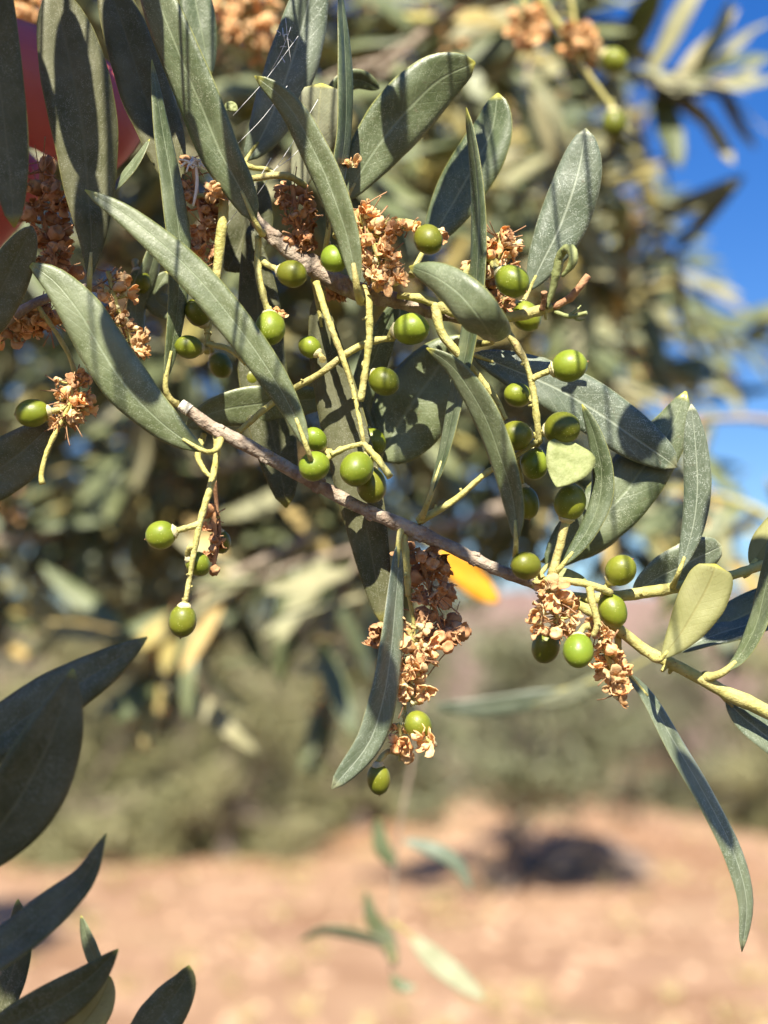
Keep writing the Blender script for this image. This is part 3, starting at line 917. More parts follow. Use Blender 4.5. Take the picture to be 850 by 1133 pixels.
# olives of the upper branch
olive(upper, 323, 303, 4, 15.5, to=(290, 287, 0), ax=(.85, .3, .45), tip=False)
olive(upper, 370, 286, 5, 15.5, to=(362, 268, -2), ax=(.2, .5, .8), tip=False)
olive(upper, 299, 363, 6, 17.5, to=(297, 344, 2), ax=(.05, .85, .5), tip=False)
olive(upper, 219, 346, 0, 14, to=(230, 370, -1), ax=(-.4, -.7, .3), tip=False)
olive(upper, 209, 384, 1, 13.5, to=(229, 388, -1), ax=(-.85, -.1, .4), tip=False)
olive(upper, 155, 311, -14, 12, to=(150, 290, -16), ax=(.3, .9, 0), tip=False)
olive(upper, 474, 265, 6, 16.5, to=(458, 248, 3), ax=(.3, .6, .7), tip=False)
olive(upper, 567, 311, 7, 18, to=(548, 292, 2), ax=(.62, .55, .4), ratio=1.1, tip=True)
olive(upper, 455, 364, 4, 18, to=(434, 375, 2), ax=(.9, -.05, .35), ratio=1.1, tip=False)
olive(upper, 425, 422, 3, 16, to=(404, 402, 4), ax=(.75, .45, .4), ratio=1.08, tip=False)
olive(upper, 343, 384, -2, 12, to=(357, 398, 0), ax=(-.6, -.5, -.3), tip=False)
olive(upper, 630, 405, 5, 18.5, to=(589, 420, 3), ax=(.9, -.2, .3), ratio=1.02)
olive(upper, 573, 437, -2, 14, to=(589, 440, 3), ax=(-.8, -.1, .4), tip=False)
olive(upper, 582, 350, -4, 16, to=(560, 335, 0), ax=(.6, .7, .2), tip=False)
olive(upper, 349, 486, -5, 12.5, to=(365, 500, -4), ax=(-.6, -.7, .3), tip=False)
olive(upper, 413, 488, -9, 14, to=(400, 470, -6), ax=(.5, .7, .2), tip=False)
olive(upper, 278, 418, -14, 12, to=(280, 390, -14), ax=(.2, .9, 0), tip=False)
olive(upper, 244, 404, -22, 13, to=(235, 380, -16), ax=(.5, .8, 0), tip=False)

cluster(upper, [(396, 232), (410, 262), (420, 290), (428, 318)], [15, 26, 25, 20], 40, 9.8, seed=11, mm=3, label='bright orange dried flower cluster above the twig')
cluster(upper, [(436, 255), (455, 250)], [10, 8], 6, 8.5, seed=12, mm=4)
cluster(upper, [(484, 255), (487, 268)], [3, 4], 3, 8.0, seed=13, mm=4)
cluster(upper, [(552, 258), (552, 280), (545, 300)], [18, 22, 20], 24, 10.5, seed=14, mm=0)
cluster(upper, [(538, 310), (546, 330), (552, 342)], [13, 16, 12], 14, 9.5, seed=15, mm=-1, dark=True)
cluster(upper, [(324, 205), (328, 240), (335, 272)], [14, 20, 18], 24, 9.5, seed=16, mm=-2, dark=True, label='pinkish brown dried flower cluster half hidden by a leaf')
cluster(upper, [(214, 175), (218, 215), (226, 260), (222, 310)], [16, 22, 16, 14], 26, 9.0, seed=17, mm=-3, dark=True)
cluster(upper, [(243, 206), (238, 215)], [5, 5], 4, 10.0, seed=18, mm=2)
cluster(upper, [(303, 345), (308, 352)], [6, 5], 4, 7.0, seed=19, mm=3)
cluster(upper, [(384, 178), (388, 182)], [3, 3], 2, 9.0, seed=20, mm=0)
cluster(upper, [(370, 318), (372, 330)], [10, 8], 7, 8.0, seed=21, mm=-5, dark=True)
# bleached scrap of old flower + silk
bm = bmesh.new()
rnd = random.Random(4)
for i in range(14):
    a = P(217+rnd.uniform(-6, 6), 180+rnd.uniform(-5, 6), 1)
    e = P(217+rnd.uniform(-19, 19), 180+rnd.uniform(-10, 12), rnd.uniform(0, 3))
    tube_into(bm, [a, a.lerp(e, .5)+UP*rnd.uniform(-.0006, .0006), e], [1.2*MMPX, 1.5*MMPX, 0.9*MMPX], k=5, seg=5, seed=i)
tube_into(bm, px_pts([(217, 182), (218, 205), (214, 228)], 1), [1.6*MMPX, 2.2*MMPX, 1.4*MMPX], k=8, seg=6)
link('bleached_flower', bm_mesh(bm, 'bleached_flower', [M_WHITE]), upper)
bm = bmesh.new()
for a, e in (((258, 128), (330, 40)), ((262, 160), (318, 95)), ((285, 215), (352, 110)), ((250, 250), (300, 175)), ((300, 190), (345, 150)), ((322, 30), (300, 78)), ((316, 20), (322, 68))):
    tube_into(bm, [P(*a, 1), P((a[0]+e[0])/2, (a[1]+e[1])/2+4, 1), P(*e, 0)], [0.30*MMPX]*3, k=8, seg=5, rough=0)
for i in range(6):
    x, y = 316+rnd.uniform(-8, 8), 55+rnd.uniform(-22, 14)
    tube_into(bm, [P(x, y, -6), P(x+rnd.uniform(-5, 5), y+rnd.uniform(-5, 5), -5), P(x+rnd.uniform(-7, 7), y+rnd.uniform(-7, 7), -6)], [0.5*MMPX]*3, k=4, seg=5, rough=0)
tag(link('cobweb', bm_mesh(bm, 'cobweb', [M_WEB])), 'thin white cobweb threads stretched between the grey leaves', 'cobweb')

# ------------------------------------------------------------------ shaded sprig at the top left
left = tag(empty('olive_branch', P(100, 320)), 'shaded olive sprig with dark hanging leaves and brown dried flowers, in front of red fingers', 'olive branch', GRP)
stem(left, [(-60, 420, 2), (-10, 370, 1), (40, 335, 0), (98, 318, -1), (120, 330, -4), (145, 380, -8)], [6, 6, 5.5, 5, 4, 3], M_BARK, 'stem', uneven=0.15)
leaf(left, [(99, 312), (101, 262), (97, 205), (92, 145), (80, 80), (68, 25), (60, -14)], 76, (-6, -10, -4), mm=4, a=0.95, b=0.55, fold=0.18, mats=(M_SHADED, M_UND), pet=(98, 322, 0))
leaf(left, [(-14, -110), (-12, -40), (-6, 40), (2, 110), (11, 190), (16, 252)], 50, (-8, -8), mm=14, a=0.6, b=0.55, mats=(M_SHADED, M_UND), pet=(4, -160, 12))
leaf(left, [(36, 250), (22, 278), (6, 310), (-14, 352), (-30, 390)], 48, (10, 10), mm=8, a=0.6, b=0.6, mats=(M_SHADED, M_UND))
leaf(left, [(-60, 560, -6), (-20, 532, -6), (20, 503, -6), (58, 469, -6)], 62, (10, 5), a=0.6, b=0.6, mats=(M_SHADED, M_UND))
leaf(left, [(180, 250, -14), (165, 300, -14), (150, 345, -14), (160, 400, -14)], 30, (40, 40))
stem(left, [(80, 440, -2), (66, 470, -1), (52, 500, 0), (46, 525, 0), (47, 536, 0)], [3, 3.2, 3.2, 2.8, 4.0], M_BARKY, 'fruit_stalk', uneven=0.2)
stem(left, [(40, 335, 0), (75, 390, -2), (86, 430, -2), (80, 440, -2)], [3, 3, 3, 3], M_STALK, 'fruit_stalk', uneven=0.2)
olive(left, 36, 457, 0, 16, to=(72, 450, -2), ax=(-1, .1, .2), ratio=1.12, tip=False)
cluster(left, [(82, 420), (80, 445), (72, 470)], [20, 24, 16], 26, 8.8, seed=41, mm=-2)
cluster(left, [(48, 175), (45, 230), (60, 280), (60, 310)], [20, 30, 34, 28], 34, 11.5, seed=42, mm=-7, dark=True)
cluster(left, [(120, 300), (128, 335), (140, 365), (152, 395)], [16, 20, 17, 10], 26, 9.5, seed=43, mm=-2)
cluster(left, [(70, 355), (35, 352), (5, 372)], [22, 26, 24], 34, 10.5, seed=44, mm=-4)

# ------------------------------------------------------------------ sprigs at the lower left, nearer than the focus
ll = tag(empty('olive_branch', P(-60, 850, 28)), 'olive sprig reaching in at the left edge with two broad dark overlapping leaves', 'olive branch', GRP)
stem(ll, [(-130, 960, 24), (-90, 900, 26), (-50, 845, 28), (-30, 815, 28)], [7, 6, 5, 4], M_BARK)
leaf(ll, [(-50, 848), (-10, 822), (30, 793), (75, 764), (120, 736), (163, 705)], 56, (14, 10), mm=24, a=0.5, b=0.8, fold=0.16, mats=(M_SHADED, M_UND))
leaf(ll, [(-34, 968), (-8, 925), (22, 882), (48, 835), (66, 790), (81, 740)], 74, (-18, -12), mm=34, a=0.6, b=0.85, fold=0.22, mats=(M_SHADED, M_UND))
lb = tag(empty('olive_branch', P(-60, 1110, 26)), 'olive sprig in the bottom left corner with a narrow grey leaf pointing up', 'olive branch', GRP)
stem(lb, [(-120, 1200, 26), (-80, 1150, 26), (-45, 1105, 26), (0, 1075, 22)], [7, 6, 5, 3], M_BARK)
leaf(lb, [(-50, 1098), (-10, 1060), (30, 1030), (65, 1000), (95, 970), (118, 922)], 42, (24, 28, 35), mm=30, a=0.6, b=0.85, fold=0.24, mats=(M_SHADED, M_UND))
leaf(lb, [(-10, 1150), (0, 1115), (14, 1075), (22, 1038), (20, 995)], 38, (30, 30), mm=12, mats=(M_SHADED, M_UND))
leaf(lb, [(-30, 1165), (5, 1142), (50, 1115), (95, 1085), (131, 1050)], 47, (-14, -18), mm=24, a=0.6, b=0.8, fold=0.22, mats=(M_SHADED, M_UND))
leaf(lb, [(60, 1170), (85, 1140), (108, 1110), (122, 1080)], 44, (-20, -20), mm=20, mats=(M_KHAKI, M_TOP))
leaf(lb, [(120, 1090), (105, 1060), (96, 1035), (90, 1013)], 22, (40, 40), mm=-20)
leaf(lb, [(140, 1190), (158, 1152), (182, 1118), (202, 1088), (209, 1068)], 46, (5, -15), mm=18, mats=(M_SHADED, M_UND), a=0.7, b=0.7)
olive(lb, 2, 1086, -10, 13, to=(-30, 1090, 10), ax=(.9, -.2, 0), tip=False)

# unseen sprig added above the view, its leaves placed to throw chosen shade
oh = tag(empty('olive_branch', EYE+FWD*0.14+UP*0.11-RT*0.09), 'unseen olive sprig added above the view, its leaves placed to cast shade', 'olive branch', GRP)
rnd = random.Random(12)


ends = []


SUNNY = [P(*q) for q in ((396, 235, 3), (410, 255, 3), (430, 270, 3), (418, 300, 3), (440, 255, 4), (400, 290, 3), (380, 400, 2), (392, 435, 2), (362, 355, 1), (570, 372, 3), (585, 410, 3), (592, 440, 3),
                         (567, 311, 7), (622, 474, 4), (630, 405, 5), (455, 364, 4), (395, 519, 6), (348, 516, 5), (550, 265, 0), (474, 265, 6), (120, 225, 9), (160, 255, 9), (200, 290, 9), (255, 350, 9),
                         (60, 315, 7), (85, 345, 7), (200, 480, 7), (244, 250, 0), (225, 110, 5), (205, 50, 5), (132, 345, -2), (150, 385, -2), (670, 550, -9), (630, 230, -7), (615, 265, -7), (650, 455, -6), (640, 720, 9),
                         (299, 363, 6), (409, 370, 4), (425, 422, 3), (120, 150, 4), (118, 190, 4), (687, 631, 3), (500, 95, -10), (455, 130, -10), (413, 190, -10))]


def clear_width(A, B):
    # widest leaf that keeps the sun on the spots listed above
    d = B-A
    d = d-SUN*d.dot(SUN)
    L2 = d.length_squared
    best = 9.0
    for q in SUNNY:
        v_ = q-A
        v_ = v_-SUN*v_.dot(SUN)
        t_ = min(1.08, max(-0.08, v_.dot(d)/L2))
        best = min(best, (v_-d*t_).length)
    return 2*(best-0.0006)


def shade_line(a_, b_, wpx, mm, t):
    # an added leaf, out of view, whose shade falls along a_ - b_
    A, B = P(*a_, mm), P(*b_, mm)
    c0, c1 = A+SUN*t, B+SUN*t
    d_ = (c1-c0)
    c0 = c0-d_*0.08
    c1 = c1+d_*0.08
    wid = min(wpx*MMPX, clear_width(A, B))
    if wid < 0.0012:
        return None
    L_ = (c1-c0).length
    me_ = leaf_mesh([c0, c0.lerp(c1, .5)+SUN*0.002, c1], wid, 0, view=c0.lerp(c1, .5)+SUN, seed=rnd.randint(0, 99), a=0.45, b=0.5)
    link('leaf', me_, oh)
    return c0 if c0.z > c1.z else c1


for a_, b_, wpx, mm in [
        ((292, 392), (345, 500), 66, 9), ((118, 345), (172, 440), 42, 7), ((396, 170), (424, 215), 22, -10), ((430, 112), (440, 165), 26, -10), ((468, 96), (526, 84), 26, -10),
        ((484, 268), (532, 150), 44, -12), ((541, 392), (588, 428), 50, -6), ((690, 518), (740, 470), 44, -9), ((352, 335), (385, 500), 52, -6), ((385, 500), (424, 680), 34, -6),
        ((276, 290), (312, 540), 60, -13), ((418, 500), (462, 395), 46, -12), ((441, 604), (438, 640), 34, 4), ((429, 720), (418, 800), 36, 8), ((752, 838), (808, 935), 34, -4),
        ((696, 747), (706, 775), 18, -4), ((700, 655), (735, 640), 46, -7), ((778, 706), (850, 664), 70, -9), ((285, 240), (262, 170), 24, 5), ((178, 150), (130, 0), 66, -3),
        ((571, 600), (560, 530), 44, 9), ((290, 160), (325, 40), 60, -9), ((573, 425), (584, 455), 24, 0), ((586, 505), (584, 565), 30, 0), ((150, 1165), (206, 1075), 60, 18), ((462, 604), (512, 700), 70, -3), ((326, 205), (334, 280), 40, -2),
        ((275, 494), (340, 530), 18, 0), ((432, 576), (474, 594), 18, 0), ((200, 470), (222, 500), 30, 6), ((216, 200), (220, 300), 44, -3), ((610, 615), (640, 595), 30, -10),
        ((0, 55), (165, 155), 84, -30), ((0, 110), (165, 185), 100, -30), ((0, 300), (60, 180), 60, -20), ((100, 320), (98, 190), 64, 4), ((93, 190), (76, 20), 70, 4),
        ((-4, -20), (14, 250), 50, 14), ((40, 170), (60, 320), 80, -7), ((36, 250), (-14, 352), 50, 8), ((0, 380), (70, 350), 40, -4),
        ((-40, 838), (163, 706), 84, 24), ((-30, 960), (80, 745), 104, 34), ((-30, 1085), (118, 925), 60, 30), ((0, 1145), (125, 1055), 50, 24), ((10, 1100), (22, 1000), 40, 12), ((-50, 545), (55, 470), 66, -6)]:
    zz = min(P(*a_, mm).z, P(*b_, mm).z)-EYE.z-0.25*math.sin(PITCH)
    t = max(0.05, (0.105-zz)/0.946)+rnd.uniform(0.0, 0.015)
    e = shade_line(a_, b_, wpx, mm, t)
    if e is not None:
        ends.append(e)
ends.sort(key=lambda v_: v_.x)
bm = bmesh.new()
xs_ = [v_.x for v_ in ends]
zt = max(v_.z for v_ in ends)+0.03
yt = sum(v_.y for v_ in ends)/len(ends)
spine = [Vector((xs_[0]-0.06, yt, zt+0.03)), Vector((xs_[0]*0.5, yt+0.01, zt+0.01)), Vector((0.0, yt, zt)), Vector((xs_[-1], yt-0.01, zt-0.005))]
tube_into(bm, spine, [0.0022, 0.0018, 0.0014, 0.0009], k=40, seed=3)
sp_ = catmull(spine, 60)
for e in ends:
    near = min(sp_, key=lambda v_: (v_-e-Vector((-0.015, 0, 0))).length)
    tube_into(bm, [near, near.lerp(e, .5)+UP*0.004, e], [0.0004, 0.0003, 0.0003], k=8, seg=6)
link('stem', bm_mesh(bm, 'stem', [M_BARK]), oh)

# ================================================================== the hand that holds the branch
HD = 0.292                                            # distance of the hand
def H(px, py, dz=0.0):
    return PD(px, py, HD-dz)
hp = HD/F
hv, he, hr = [], [], []
def chain(start, pts):
    prev = start
    for q, r in pts:
        hv.append(q); hr.append(r); he.append((prev, len(hv)-1)); prev = len(hv)-1
    return prev
hv.append(H(-430, 180, -0.01)); hr.append(0.026)      # palm centre (root)
sho = chain(0, [(H(-560, 190, 0.01), 0.023), (Vector((-0.245, 0.235, 1.60)), 0.023), (Vector((-0.33, 0.10, 1.48)), 0.033), (Vector((-0.40, -0.03, 1.34)), 0.036),
                (Vector((-0.34, -0.22, 1.37)), 0.045), (Vector((-0.24, -0.42, 1.43)), 0.055)])
th = chain(0, [(H(-330, 90, 0.014), 0.019), (H(-190, 55, 0.016), 0.0138), (H(-60, 62, 0.012), 0.0122), (H(50, 96, 0.006), 0.0126), (H(125, 145, 0.002), 0.0124), (H(152, 166, 0.0), 0.0088)])
for k, (by, dz, tips) in enumerate([
        (160, -0.018, [(-220, 250, -0.026, 0.0105), (-110, 330, -0.030, 0.0095), (-45, 262, -0.022, 0.009), (8, 205, -0.012, 0.0082), (40, 178, -0.008, 0.0065)]),
        (230, -0.024, [(-230, 330, -0.034, 0.0105), (-120, 420, -0.038, 0.0095), (-75, 370, -0.030, 0.009), (-45, 310, -0.020, 0.0080), (-30, 280, -0.015, 0.0065)]),
        (290, -0.022, [(-250, 400, -0.032, 0.010), (-160, 480, -0.036, 0.009), (-105, 430, -0.026, 0.0085), (-80, 380, -0.016, 0.0075), (-75, 350, -0.010, 0.006)]),
        (330, -0.014, [(-290, 450, -0.024, 0.009), (-220, 520, -0.028, 0.008), (-170, 480, -0.018, 0.0075), (-150, 440, -0.010, 0.0066), (-145, 415, -0.006, 0.0055)])]):
    chain(0, [(H(-340, by, dz), 0.012)] + [(H(x, y, z), r) for x, y, z, r in tips])
nhand = len(hv)
chest = chain(sho, [(Vector((-0.07, -0.46, 1.42)), 0.085), (Vector((0.0, -0.46, 1.30)), 0.135)])  # unseen rest of the person, added to hold back bounce light
neck = chain(chest, [(Vector((0.0, -0.46, 1.46)), 0.060), (Vector((0.0, -0.45, 1.53)), 0.055), (Vector((0.0, -0.43, 1.62)), 0.092), (Vector((0.0, -0.44, 1.70)), 0.080)])
rs = chain(chest, [(Vector((0.07, -0.46, 1.42)), 0.085), (Vector((0.24, -0.46, 1.42)), 0.055), (Vector((0.29, -0.48, 1.13)), 0.042), (Vector((0.29, -0.42, 0.88)), 0.028), (Vector((0.29, -0.41, 0.82)), 0.030)])
for k in range(4):
    chain(rs, [(Vector((0.285, -0.445+0.022*k, 0.775)), 0.011), (Vector((0.28, -0.44+0.021*k, 0.735-0.006*(k % 2))), 0.009), (Vector((0.268, -0.44+0.02*k, 0.700-0.006*(k % 2))), 0.008)])
chain(rs, [(Vector((0.27, -0.375, 0.80)), 0.011), (Vector((0.26, -0.355, 0.765)), 0.009), (Vector((0.255, -0.35, 0.74)), 0.008)])
waist = chain(chest, [(Vector((0.0, -0.47, 1.08)), 0.125), (Vector((0.0, -0.47, 0.93)), 0.14)])
for sx in (-1, 1):
    chain(waist, [(Vector((0.10*sx, -0.47, 0.84)), 0.088), (Vector((0.11*sx, -0.45, 0.48)), 0.058), (Vector((0.12*sx, -0.48, 0.12)), 0.040), (Vector((0.12*sx, -0.47, 0.06)), 0.040), (Vector((0.135*sx, -0.33, 0.035)), 0.032)])


def skinned(name, vv, ee, rr, root_i, mat, parent=None):
    me = bpy.data.meshes.new(name)
    me.from_pydata([tuple(q) for q in vv], ee, [])
    o_ = bpy.data.objects.new(name, me)
    COL.objects.link(o_)
    o_.parent = parent
    md = o_.modifiers.new('skin', 'SKIN')
    md.use_smooth_shade = True
    for i, v_ in enumerate(me.skin_vertices[0].data):
        v_.radius = (rr[i], rr[i])
        v_.use_root = (i == root_i)
    sb = o_.modifiers.new('sub', 'SUBSURF')
    sb.levels = sb.render_levels = 2
    me.materials.append(mat)
    return o_


hand = skinned('person', hv, he, hr, 0, M_SKIN)
M_SHIRT = simple_mat('dark_cotton', (0.05, 0.055, 0.07), (0.07, 0.075, 0.09), 300, 0.9, 0.3)
M_TROUS = simple_mat('denim', (0.06, 0.075, 0.11), (0.09, 0.11, 0.15), 400, 0.9, 0.3)
M_HAIR = simple_mat('hair', (0.03, 0.022, 0.016), (0.06, 0.045, 0.03), 600, 0.6, 0.5)
g_ = 0.014
skinned('shirt', [Vector((0, -0.46, 1.30)), Vector((-0.07, -0.46, 1.42)), Vector((-0.24, -0.42, 1.43)), Vector((-0.34, -0.22, 1.37)), Vector((-0.37, -0.12, 1.355)), Vector((0.07, -0.46, 1.42)), Vector((0.24, -0.46, 1.42)),
        Vector((0.275, -0.473, 1.22)), Vector((0, -0.47, 1.08)), Vector((0, -0.47, 0.90))], [(0, 1), (1, 2), (2, 3), (3, 4), (0, 5), (5, 6), (6, 7), (0, 8), (8, 9)],
        [0.135+g_, 0.085+g_, 0.055+g_, 0.046+g_, 0.042+g_, 0.085+g_, 0.055+g_, 0.044+g_, 0.13+g_, 0.145+g_], 0, M_SHIRT, hand)
skinned('trousers', [Vector((0, -0.47, 0.95)), Vector((-0.10, -0.47, 0.84)), Vector((-0.11, -0.45, 0.48)), Vector((-0.12, -0.48, 0.10)), Vector((0.10, -0.47, 0.84)), Vector((0.11, -0.45, 0.48)), Vector((0.12, -0.48, 0.10))],
        [(0, 1), (1, 2), (2, 3), (0, 4), (4, 5), (5, 6)], [0.14+g_*0.8, 0.088+g_, 0.062+g_, 0.05+g_, 0.088+g_, 0.062+g_, 0.05+g_], 0, M_TROUS, hand)
skinned('hair', [Vector((0, -0.465, 1.66)), Vector((0, -0.455, 1.715))], [(0, 1)], [0.088, 0.086], 0, M_HAIR, hand)
tag(hand, 'person in dark clothes, reddish fingers holding the sprig behind the dark leaves', 'person')

# ================================================================== blurred branches of the same tree behind
PROT = []
rnd = random.Random(21)
for i in range(7):
    bend = rnd.uniform(-0.14, 0.14)
    pts = [Vector((0, 0, 0)), Vector((0.33, bend*0.3, 0.02)), Vector((0.66, bend*0.7, rnd.uniform(-.02, .05))), Vector((1, bend, rnd.uniform(-.16, .05)))]
    PROT.append([leaf_mesh(pts, rnd.uniform(0.19, 0.27), 0, view=Vector((0.5, 0, 10)), seed=i, nu=4, nv=9, thick=0.006, mats=mm_)
                 for mm_ in ((M_BGTOP, M_BGUND), (M_BGUND, M_BGTOP), (M_BGYEL, M_BGYEL))])
GB = 'blurred olive branches farther back in the same tree'


def bg_branch(px, py, d, ang, ln, n_, seed, label, fl=0, ol=0, yel=0.08, und=0.4, leaf_l=0.055, one_mesh=False, toward=0.0, droop=0.15):
    """branch whose base is seen at (px, py), d metres away, growing at ang degrees in the picture"""
    r_ = random.Random(seed)
    base = PD(px, py, d)
    root = tag(empty('olive_branch', base), label, 'olive branch', GB)
    a = math.radians(ang)
    dr = (RT*math.cos(a)+UP*math.sin(a)-FWD*toward).normalized()
    pts = [base]
    for i in range(1, 5):
        q = base+dr*ln*i/4 - Vector((0, 0, 1))*droop*ln*(i/4)**2 + (RT*r_.uniform(-1, 1)+FWD*r_.uniform(-1, 1)+UP*r_.uniform(-1, 1))*ln*0.03
        pts.append(q)
    bm = bmesh.new()
    tube_into(bm, pts, [0.0030, 0.0022, 0.0015, 0.001], k=24, seg=7, seed=seed)
    cur = catmull(pts, 60)
    ends_ = []
    # side twigs
    tw = [(cur, 1.0)]
    for s_ in range(max(1, int(ln/0.07))):
        i0 = int(r_.uniform(0.1, 0.8)*60)
        T = (cur[min(60, i0+2)]-cur[i0]).normalized()
        dd = (T*0.8+Vector((r_.gauss(0, .5), r_.gauss(0, .5), r_.gauss(0, .5)-0.2))).normalized()
        l2 = ln*r_.uniform(0.25, 0.5)
        p2 = [cur[i0], cur[i0]+dd*l2*0.5, cur[i0]+dd*l2-Vector((0, 0, l2*0.2))]
        tube_into(bm, p2, [0.0014, 0.001, 0.0007], k=10, seg=6, seed=seed+s_)
        tw.append((catmull(p2, 60), 0.5))
    link('stem', bm_mesh(bm, 'stem', [M_BARK if r_.random() < 0.6 else M_BARKY]), root)
    items = []
    for i in range(n_):
        c_, wgt = tw[0] if r_.random() < 0.4 else r_.choice(tw)
        i0 = r_.randint(6, 60)
        T = (c_[min(60, i0+1)]-c_[max(0, i0-1)]).normalized()
        side = Vector((r_.gauss(0, 1), r_.gauss(0, 1), r_.gauss(0, 1)))
        side = (side-T*side.dot(T)).normalized()
        d_ = (T*r_.uniform(0.2, 1.0)+side*r_.uniform(.5, 1)-Vector((0, 0, r_.uniform(-.25, .45)))).normalized()
        up_ = Vector((r_.gauss(0, .55), r_.gauss(0, .55)-0.85, 0.9))
        Y = up_.cross(d_).normalized()
        Z = d_.cross(Y)
        L_ = leaf_l*r_.uniform(0.65, 1.2)
        M_ = Matrix((d_, Y, Z)).transposed().to_4x4()
        mw = Matrix.Translation(c_[i0]) @ M_ @ Matrix.Scale(L_, 4)
        u_ = r_.random()
        me_ = r_.choice(PROT)[2 if u_ < yel else (1 if u_ < yel+und*0.5 else 0)]
        items.append((me_, mw))
    if one_mesh:
        vs, fc, uvs, mi, off = [], [], [], [], 0
        mats = [M_BGTOP, M_BGUND, M_BGYEL]
        for me_, mw in items:
            mm_ = [mats.index(x) for x in me_.materials]
            ul = me_.uv_layers[0].data
            vs += [tuple(mw @ v_.co) for v_ in me_.vertices]
            for p_ in me_.polygons:
                fc.append([off+v_ for v_ in p_.vertices])
                mi.append(mm_[p_.material_index])
                uvs += [tuple(ul[k_].uv) for k_ in p_.loop_indices]
            off += len(me_.vertices)
        me_ = bpy.data.meshes.new('foliage')
        me_.from_pydata(vs, [], fc)
        ul = me_.uv_layers.new(name='UVMap')
        ul.data.foreach_set('uv', [x for t_ in uvs for x in t_])
        me_.polygons.foreach_set('material_index', mi)
        smooth(me_)
        for x in mats:
            me_.materials.append(x)
        link('foliage', me_, root)
    else:
        for me_, mw in items:
            link('leaf', me_, root, mw)
    for i in range(fl):
        c_, wgt = r_.choice(tw)
        q = c_[r_.randint(15, 60)]
        vs, fc, off = [], [], 0
        for k_ in range(16):
            fm = r_.choice(FL)
            s_ = 0.0019*r_.uniform(.8, 1.25)
            M_ = Matrix.LocRotScale(q+Vector((r_.gauss(0, .005), r_.gauss(0, .005), r_.gauss(-.006, .008))), rand_quat(r_), Vector((s_,)*3))
            vs += [tuple(M_ @ v_.co) for v_ in fm.vertices]
            fc += [[off+v_ for v_ in p_.vertices] for p_ in fm.polygons]
            off += len(fm.vertices)
        fm = bpy.data.meshes.new('flower_cluster')
        fm.from_pydata(vs, [], fc)
        fm.materials.append(M_FLOWER)
        link('flower_cluster', smooth(fm), root)
    for i in range(ol):
        c_, wgt = r_.choice(tw)
        q = c_[r_.randint(15, 60)]
        A = Vector((r_.gauss(0, .4), r_.gauss(0, .4), -1)).normalized()
        o_ = link('olive', bm_mesh(olive_bm(A, q+A*0.009, 0.0031, 0.0034), 'olive', [M_OLIVE]), root)
        bm = bmesh.new()
        tube_into(bm, [q, q+A*0.003, q+A*0.0065], [0.0005, 0.0005, 0.0008], k=5, seg=6)
        link('stalk', bm_mesh(bm, 'stalk', [M_STALK]), o_)
    return root


# hanging twig below the fruit, with three leaves still readable
ht = tag(empty('olive_branch', PD(440, 900, 0.40)), 'thin blurred olive twig hanging over the bare soil below the fruit, ending in three leaves', 'olive branch', GB)
hd = 0.50
hm = -(hd-D0)*1000
stem(ht, [(470, 760, hm), (455, 850, hm), (440, 930, hm), (436, 1000, hm), (432, 1075, hm)], [4.0, 3.6, 3.2, 2.8, 2.2], M_BARK, uneven=0.2)
k_ = 1.9
leaf(ht, [(436, 1052, hm), (415, 1040, hm), (385, 1032, hm), (355, 1030, hm), (330, 1042, hm)], 20*k_, (45, 50), a=0.6, mats=(M_UND, M_TOP), pet=(433, 1062, hm))
leaf(ht, [(438, 1070, hm), (428, 1040, hm), (412, 1015, hm), (405, 985, hm)], 22*k_, (20, 30), mats=(M_BGTOP, M_BGUND))
leaf(ht, [(455, 1035, hm), (475, 1055, hm), (505, 1080, hm), (537, 1106, hm)], 28*k_, (15, 20), mats=(M_UND, M_TOP), pet=(434, 1020, hm))
leaf(ht, [(440, 960, hm), (424, 940, hm), (420, 925, hm), (418, 905, hm)], 20*k_, (15, 20))
leaf(ht, [(446, 930, hm), (480, 940, hm), (505, 955, hm), (522, 985, hm)], 20*k_, (30, 20), mats=(M_SILVER, M_UND))
leaf(ht, [(434, 1078, hm), (440, 1088, hm), (450, 1092, hm), (460, 1092, hm)], 14*k_, (15, 20))

